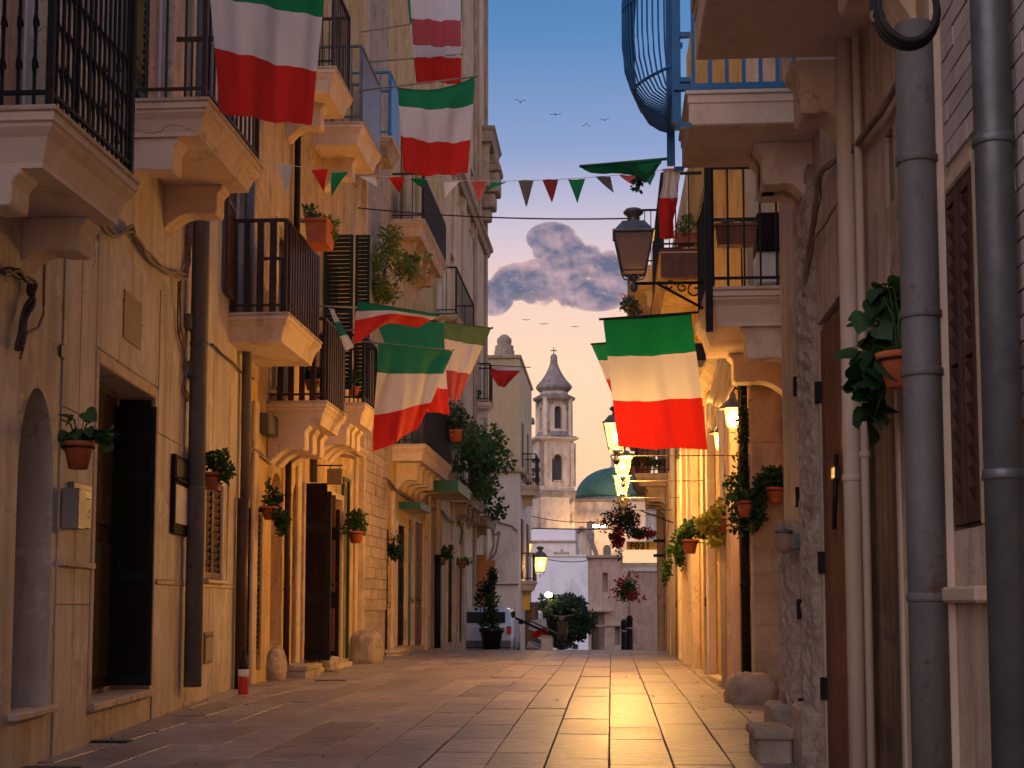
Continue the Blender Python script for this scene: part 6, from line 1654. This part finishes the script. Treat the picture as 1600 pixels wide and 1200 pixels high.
# planted balcony far left
vp = [(V(690, 690, 36), (.5, .5, .3), 240, .10), (V(742, 700, 38), (.6, .8, .55), 560, .11), (V(765, 720, 40), (.5, .8, .8), 640, .12), (V(752, 760, 39), (.5, .6, .4), 300, .11), (V(778, 690, 41), (.25, .3, .3), 90, .10), (V(720, 680, 37), (.5, .4, .3), 240, .10)]
bush('mass of mixed green potted shrubs spilling over the far left balcony', vp, name='balcony_shrubs', cat='potted shrubs', mat='leaf_mid', stems=[[V(745, 760, 39), V(755, 700, 39), V(772, 672, 40)], [V(750, 760, 39), V(778, 700, 41), V(783, 676, 41)]])
bush('grey-leaved plants above the shrubs, just below the faded flag', [(V(712, 655, 33), (.4, .4, .35), 260, .09), (V(700, 640, 33), (.3, .3, .2), 120, .08)], name='grey_plant', cat='potted plant', mat='leaf_grey')
for i, (x, y, Yq, r_, h_, l_) in enumerate(((712, 690, 33, .22, .26, 'clay pot hanging among grey-leaved plants on the left balcony'), (737, 640, 44.6, .2, .3, 'clay pot with spiky plant on the small high balcony right of the faded flag'))):
    cc = V(x, y, Yq); pot_plant(l_, cc, r_, h_, [(0, 0, h_ + .15, .3, .3, .2, 160, .12, 'blade')], mat='leaf_dark', group='planters on the balconies')
bush('drooping green plant under the corner of the far left balcony', [(V(757, 770, 42), (.4, .3, .3), 160, .12), (V(770, 800, 43), (.3, .3, .3), 110, .11)], name='hanging_plant', cat='hanging plant', mat='leaf_dark')
# little pots on ochre balconies
for (x, y, Yq, l_) in ((487, 610, 19.4, 'small green potted plant behind the wide slats of the lower left balcony'), (553, 618, 22.6, 'small potted plant on the balcony with the green shutters'), (458, 470, 17.5, 'low potted plant on the upper slatted balcony')):
    cc = V(x, y, Yq); pot_plant(l_, cc, .10, .14, [(0, 0, .25, .15, .15, .12, 120, .06)], mat='leaf_dark', group='planters on the balconies')
# ground plants at far left
c = V(768, 1004, 40); c.z = gz(40)
pot_plant('tall shrub in a dark tub standing by the parked car', c, .33, .70, [(.0, 0, 1.1, .28, .3, .45, 420, .09), (-.05, 0, 1.7, .20, .25, .4, 300, .09), (.05, 0, 2.2, .14, .15, .25, 120, .09)], mat='leaf_dark', potmat='bronze_black', group=None)
# near right ivy pot with big leaves
c = fpt(FN, 1408, 606, .10)
pot_plant('clay pot with a big dark heart-leaved ivy hanging beside the grey jointed pipe', c, .10, .15, [(-.06, .22, .30, .07, .22, .17), (-.08, .30, .16, .07, .2, .13), (-.04, .15, .42, .05, .14, .08), (-.10, .35, .06, .04, .2, .10), (-.07, .1, .2, .06, .15, .12), (-.06, .35, -.06, .03, .2, .06)], mat='leaf_dark', single=95, lsize=.105, group='clay pots hung on the walls', ring=(.14, 0, 0))
for (x, y) in ((1306, 575), (1360, 640), (1404, 368)):
    pass
c = V(1165, 808, 14.9)
pot_plant('clay pot with small-leaved plant, left of the pair on the bare stone wall', c, .095, .17, [(.0, 0, .22, .16, .12, .07, 260, .045), (-.12, 0, .30, .08, .1, .12, 90, .045), (.10, 0, -.02, .06, .08, .12, 90, .05)], mat='leaf_mid', group='clay pots hung on the walls', ring=(0, .3, 0))
c = V(1210, 786, 14.85)
pot_plant('clay pot with dense round plant, right of the pair on the bare stone wall', c, .095, .16, [(-.02, 0, .26, .15, .12, .12, 340, .05), (-.14, 0, .05, .07, .1, .16, 150, .055), (-.17, 0, -.12, .05, .06, .08, 50, .06)], mat='leaf_dark', group='clay pots hung on the walls', ring=(0, .3, 0))
c = V(1130, 832, 17.3)
pot_plant('bright orange clay pot with yellow-green bush glowing in the lamp light', c, .10, .19, [(-.14, 0, .14, .18, .16, .14, 420, .05), (-.06, 0, .26, .14, .12, .08, 160, .05), (-.08, 0, -.08, .12, .1, .10, 160, .05)], mat='leaf_yellow', group='clay pots hung on the walls', ring=(.15, 0, 0))
c = V(1078, 865, 20.5)
pot_plant('dark red clay pot with a green plant left of the yellow bush', c, .12, .2, [(-.05, 0, .28, .2, .16, .16, 330, .06)], mat='leaf_mid', group='clay pots hung on the walls', ring=(.2, 0, 0))
bush('leafy branch between the dark red pot and the yellow bush', [(V(1092, 825, 19.5), (.14, .1, .14), 180, .055)], name='leafy_branch', mat='leaf_mid')
bush('trailing green creeper hanging from the right wall below the dark red pot', [(V(1060, 858, 24), (.13, .15, .11), 240, .06), (V(1062, 875, 24), (.08, .1, .16), 130, .06), (V(1044, 885, 24), (.06, .08, .20), 150, .06), (V(1038, 905, 24), (.04, .05, .10), 50, .06)], name='creeper', mat='leaf_mid')
bush('ivy climbing the black drainpipe beside the bare stone wall', [((1.40, 15.25, 2.9), (.08, .06, .35), 150, .05), ((1.41, 15.25, 2.3), (.07, .06, .4), 190, .05), ((1.37, 15.25, 1.95), (.12, .08, .2), 150, .05), ((1.41, 15.25, 3.5), (.05, .05, .2), 60, .045)], name='ivy', mat='leaf_dark', stems=[[(1.38, 15.25, 1.5), (1.37, 15.25, 2.3), (1.40, 15.25, 3.0), (1.40, 15.27, 3.7)]])
bush('small dry reddish plant on the amber wall below the lower wall lantern', [(V(1136, 765, 17.4), (.05, .05, .16), 60, .05)], name='dry_plant', mat='wood_brown')
# geraniums and flowers
bush('big hanging cloud of red geraniums above the lettered sign', [(V(972, 818, 38.5), (.42, .3, .42), 600, .075), (V(998, 834, 38.5), (.42, .3, .12), 300, .07), (V(963, 842, 38.3), (.16, .2, .34), 180, .07)], name='geraniums', cat='flowers', mat='leaf_mid', flowers=('petal_red', 240, .07))
bush('red flowers in a hanging basket lower than the lettered sign', [(V(976, 915, 46), (.35, .3, .3), 260, .09), (V(985, 930, 46), (.3, .2, .2), 120, .08)], name='hanging_basket', cat='flowers', mat='leaf_mid', flowers=('petal_red', 90, .09))
bush('yellow-green foliage beside the close pair of lanterns', [(V(985, 722, 34.5), (.16, .2, .3), 170, .08), (V(1015, 722, 34.5), (.3, .2, .15), 120, .08)], name='balcony_plant', cat='potted plant', mat='leaf_light')
for (x, l_) in ((1002, 'left clay trough on the flowered balcony of the right'), (1040, 'right clay pot on the flowered balcony of the right')):
    cc = V(x, 741, 33.2); flower_box(l_, cc, .5 if x < 1020 else .22, .2, .18, 0, [(0, 0, .25, .25, .15, .1, 120, .07, 'oval', 5)], mat='leaf_mid', flowers=('petal_red', 25, .06), potmat='clay_box')
# balconies behind the big lantern
cc = V(1072, 384, 22.4); flower_box('small planter with light green herbs behind the lantern post', cc, .3, .2, .2, 0, [(0, 0, .3, .18, .15, .12, 160, .07, 'blade', 5)], mat='leaf_light', potmat='clay_box')
cc = V(1128, 384, 14.4); flower_box('long dark planter box hung inside the railing of the lantern balcony', V(1150, 385, 14.4), .42, .2, .22, 0, [(-.1, 0, .2, .1, .1, .06, 60, .05, 'oval', 5)], mat='leaf_grey', potmat='wood_brown')
bush('hanging basket with pink and grey trailing flowers left of the far railings', [(V(985, 475, 24), (.14, .14, .14), 190, .05), (V(990, 486, 24), (.12, .12, .06), 90, .05)], name='hanging_basket', cat='flowers', mat='leaf_grey', flowers=('petal_pink', 40, .045))
bush('pot plant dangling below the blue bellied railing', [(V(998, 282, 12.4), (.05, .06, .07), 70, .04)], name='hanging_plant', cat='hanging plant', mat='leaf_dark')
p = V(1210, 371, 14.6)
t = thing('metal_cabinet', p, 'white cabinet with a dark box on top inside the lantern balcony', 'cabinet')
p = V(1182, 445, 14.7); q = V(1214, 396, 14.7)
mk('body', MB().box(p.x, q.x, 14.6, 15.0, p.z, q.z), 'white_paint', t, bev=.01)
mk('door_panel', MB().box(p.x + .03, q.x - .03, 14.588, 14.599, p.z + .04, q.z - .05), 'plaster_pale', t, bev=.004)
mk('box', MB().box(p.x, q.x + .02, 14.55, 15.0, q.z + .001, V(1, 360, 14.7).z), 'wood_dark', t, bev=.01)
p = V(1100, 562, 20)
# tree at the end of the street
tc_ = V(876, 962, 61); gb = gz(61)
t = thing('round_tree', Vector((tc_.x, 61, gb)), 'round dark green tree in front of the whitewashed house at the end of the street', 'tree')
tr_ = MB().tube([(tc_.x, 61, gb), (tc_.x + .05, 61, gb + .5), (tc_.x - .03, 61, gb + 1.1)], [.16, .12, .09], 8)
for k in range(7):
    a = k * .9; tr_.tube([(tc_.x - .03, 61, gb + .9), (tc_.x + .5 * math.cos(a), 61 + .5 * math.sin(a), gb + 1.5), (tc_.x + 1.0 * math.cos(a), 61 + .9 * math.sin(a), gb + 2.0)], [.05, .035, .01], 5)
mk('trunk', tr_, 'bark', t)
cr = MB()
for k in range(76):
    a = random.uniform(0, 2 * PI); rr = random.uniform(.05, 1.15)
    cc = tc_ + Vector((math.cos(a) * rr * 1.05, math.sin(a) * rr * .9, random.uniform(-.95, .62) * (1.1 - rr * .35)))
    cr.join(foliage(cc, .48, .45, .42, 260, .12, 'oval', 6))
tag(mk('crown', cr, 'olive', t), kind='stuff')

# ------------------------------------------------------------------ vehicles and clutter at the end of the street
gc = gz(44)
cx0 = -3.72
t = thing('parked_car', (cx0, 44, gc), 'pale blue-white small car parked behind the shrub tub', 'car')
def section(y, hw_b, hw_t, zb, zs, zt): return [(-hw_b, zb), (-hw_b * 1.02, zb + .3), (-hw_b, zs), (-hw_t, zt - .05), (-hw_t * .8, zt), (hw_t * .8, zt), (hw_t, zt - .05), (hw_b, zs), (hw_b * 1.02, zb + .3), (hw_b, zb)]
secs = [(42.2, .74, .66, .25, .86, .88), (42.3, .78, .70, .22, .92, .96), (42.45, .80, .66, .2, .95, 1.38), (42.9, .81, .66, .2, .96, 1.48), (44.3, .82, .66, .2, .95, 1.47), (44.9, .82, .68, .2, .93, 1.02), (45.7, .80, .66, .22, .80, .84), (45.85, .74, .6, .3, .6, .62)]
m = MB(); rings = [[m.vert((cx0 + x, y, gc + z)) for x, z in section(y, *k)] for (y, *k) in secs]
for a, b in zip(rings, rings[1:]):
    for k in range(9): m.face((a[k], a[k + 1], b[k + 1], b[k]), True)
    m.face((a[9], a[0], b[0], b[9]))
m.face(rings[0]); m.face(rings[-1])
mk('body', m, 'car_white', t)
mk('rear_window', MB().prism([(0, .96), (.0, 1.34), (.02, 1.34), (.02, .96)], 0, 1, Frame((0, 0), (1, 0), (0, 1))) if False else MB().box(cx0 - .58, cx0 + .58, 42.30, 42.40, gc + 1.0, gc + 1.34), 'window_glass', t, bev=.02)
for s_ in (-1, 1):
    mk('side_window', MB().box(cx0 + s_ * .735 - .015, cx0 + s_ * .735 + .015, 42.8, 44.3, gc + 1.0, gc + 1.36), 'window_glass', t, bev=.02)
    tl = mk('tail_light', MB().box(cx0 + s_ * .70 - .07, cx0 + s_ * .70 + .07, 42.17, 42.25, gc + .68, gc + .92), 'extinguisher_red', t, bev=.02)
    mk('mirror', MB().box(cx0 + s_ * .92 - .08, cx0 + s_ * .92 + .08, 44.3, 44.42, gc + .95, gc + 1.1), 'rubber', t, bev=.03)
    for yy_ in (42.9, 45.1):
        wl = mk('wheel', MB().tube([(cx0 + s_ * .68, yy_, gc + .29), (cx0 + s_ * .83, yy_, gc + .29)], .29, 18), 'rubber', t)
        mk('rim', MB().tube([(cx0 + s_ * .82, yy_, gc + .29), (cx0 + s_ * .84, yy_, gc + .29)], .17, 14), 'steel', wl)
mk('bumper', MB().box(cx0 - .76, cx0 + .76, 42.1, 42.25, gc + .28, gc + .5), 'lamp_grey', t, bev=.03)
# second vehicle nose beyond (pale van)
gc2 = gz(56); x2 = V(818, 990, 56).x
t = thing('parked_van', (x2, 57, gc2), 'cream van nose parked against the end house, beyond the shop board', 'van')
m = MB(); secs = [(54.6, .62, .5, .3, .75, .95), (54.9, .7, .6, .25, 1.0, 1.15), (55.4, .74, .62, .25, 1.1, 1.85), (57.8, .75, .65, .25, 1.1, 1.92)]
rings = [[m.vert((x2 + x, y, gc2 + z)) for x, z in section(y, *k)] for (y, *k) in secs]
for a, b in zip(rings, rings[1:]):
    for k in range(9): m.face((a[k], a[k + 1], b[k + 1], b[k]), True)
    m.face((a[9], a[0], b[0], b[9]))
m.face(rings[0]); m.face(rings[-1]); mk('body', m, 'white_paint', t)
mk('windscreen', MB().box(x2 - .55, x2 + .55, 55.05, 55.2, gc2 + 1.15, gc2 + 1.7), 'window_glass', t, bev=.02)
for s_ in (-1, 1):
    mk('headlight', MB().box(x2 + s_ * .5 - .1, x2 + s_ * .5 + .1, 54.55, 54.7, gc2 + .7, gc2 + .85), 'dusty_glass', t, bev=.02)
    mk('wheel', MB().tube([(x2 + s_ * .6, 55.3, gc2 + .3), (x2 + s_ * .74, 55.3, gc2 + .3)], .3, 16), 'rubber', t)
# leaning pole with red and white cloths
a, b = V(806, 966, 40.5), V(884, 1002, 38.5)
t = thing('fallen_parasol', (b.x, b.y, gz(39)), 'folded red and white parasol leaning on a dark pole at the crest of the street', 'parasol')
mk('pole', MB().tube([a, b], .035, 8), 'iron_black', t)
mk('pole', MB().tube([a + Vector((.35, .1, -.05)), b + Vector((-.05, .1, .12))], .025, 8), 'steel', t)
def quadcloth(pts, Y, mat, nm):
    q = [V(x, y, Y) for x, y in pts]; m = MB(); g = []
    for j in range(9):
        g.append([m.vert(q[0].lerp(q[1], k / 10).lerp(q[3].lerp(q[2], k / 10), j / 8) + Vector((0, .06 * math.sin(k * .9 + j * .7), .01 * math.sin(k * 2)))) for k in range(11)])
    for j in range(8):
        for k in range(10): m.face((g[j][k], g[j][k + 1], g[j + 1][k + 1], g[j + 1][k]), True)
    mk(nm, m, mat, t)
quadcloth([(829, 970), (853, 966), (857, 990), (826, 984)], 41, 'cloth_white', 'cloth_panel')
quadcloth([(829, 990), (854, 978), (858, 994), (832, 997)], 40.8, 'cloth_red', 'cloth_panel')
quadcloth([(824, 1002), (830, 996), (862, 1004), (856, 1012)], 40.7, 'cloth_grey', 'cloth_panel')
quadcloth([(822, 1012), (826, 1001), (858, 1011), (850, 1014)], 40.6, 'cloth_white', 'cloth_panel')
# scooter
gs = gz(38.2); sx = V(878, 1000, 38).x
t = thing('motor_scooter', (sx, 38.2, gs), 'dark motor scooter standing on the crest of the street beside the parasol', 'scooter')
mk('seat', MB().box(sx - .13, sx + .13, 38.2, 38.9, gs + .72, gs + .82), 'rubber', t, bev=.03)
mk('body', MB().lathe((sx, 38.5, gs + .25), [(.08, 0), (.13, .1), (.13, .38), (.08, .44)], 12), 'bronze_black', t)
mk('leg_shield', MB().box(sx - .13, sx + .13, 37.75, 37.80, gs + .3, gs + .8), 'bronze_black', t, bev=.024, seg=2)
mk('handlebar', MB().tube([(sx - .33, 37.9, gs + 1.0), (sx - .12, 37.8, gs + .96), (sx + .12, 37.8, gs + .96), (sx + .33, 37.9, gs + 1.0)], .018, 6), 'steel', t)
mk('headlight', MB().lathe((sx, 37.75, gs + .84), [(.03, 0), (.08, .03), (.08, .1), (.03, .13)], 10), 'dusty_glass', t)
for s_ in (-1, 1): mk('mirror', MB().lathe((sx + s_ * .3, 37.85, gs + 1.08), [(.01, 0), (.05, .03), (.05, .06), (.01, .09)], 8), 'steel', t)
for yy_ in (37.8, 39.0): mk('wheel', MB().tube([(sx - .05, yy_, gs + .24), (sx + .05, yy_, gs + .24)], .24, 16), 'rubber', t)
# white crate / light object beside
p = V(852, 1010, 39); t = thing('white_crate', p, 'pale crate between the parasol cloths and the scooter', 'crate')
mk('body', MB().box(p.x - .12, p.x + .2, 39, 39.4, gz(39), gz(39) + .42), 'white_paint', t, bev=.02); mk('lid', MB().box(p.x - .14, p.x + .22, 38.98, 39.42, gz(39) + .421, gz(39) + .46), 'plaster_cream', t, bev=.01)
# bollards at right end
for (x, Yq, l_) in ((975, 50, 'dark bollard by the amber doorway at the end of the street'), (984, 47, 'second dark bollard nearer the grey pier house')):
    p = V(x, 1000, Yq); tt = thing('bollard', (p.x, Yq, gz(Yq)), l_, 'bollard')
    mk('post', MB().lathe((p.x, Yq, gz(Yq)), [(.12, 0), (.1, .05), (.1, 1.2), (.12, 1.25), (.06, 1.35)], 12), 'iron_black', tt)
    mk('collar', MB().lathe((p.x, Yq, gz(Yq) + .9), [(.105, 0), (.12, .02), (.12, .05), (.105, .07)], 12), 'steel', tt)

# ------------------------------------------------------------------ litter along the walls and in the joints
db = MB(); rl_ = random.Random(11)
for i in range(260):
    Y = rl_.uniform(8.5, 30)
    if rl_.random() < .7:
        x = (wallX_left(Y) + abs(rl_.gauss(.06, .22))) if rl_.random() < .55 else (min(wallX_right(Y), 1.47) - abs(rl_.gauss(.05, .2)))
    else: x = rl_.uniform(-4, 1.3)
    p = Vector((x, Y, gz(Y) + .008)); r = rl_.uniform(.008, .026); a = rl_.uniform(0, 6)
    if rl_.random() < .6: leaf_mb(db, p, Vector((math.cos(a), math.sin(a), .15)), Vector((0, 0, 1)), r * 2)
    else:
        c_ = db.vert(p + Vector((0, 0, r * .5))); ring_ = [db.vert(p + Vector((r * .6 * math.cos(a + k * 1.05) * rl_.uniform(.6, 1), r * .6 * math.sin(a + k * 1.05), -.005))) for k in range(6)]
        for k in range(6): db.face((c_, ring_[k], ring_[(k + 1) % 6]))
tag(mk('litter', db, 'bark'), 'scattered dry leaf bits and grit on the paving along both walls', 'litter', kind='stuff')
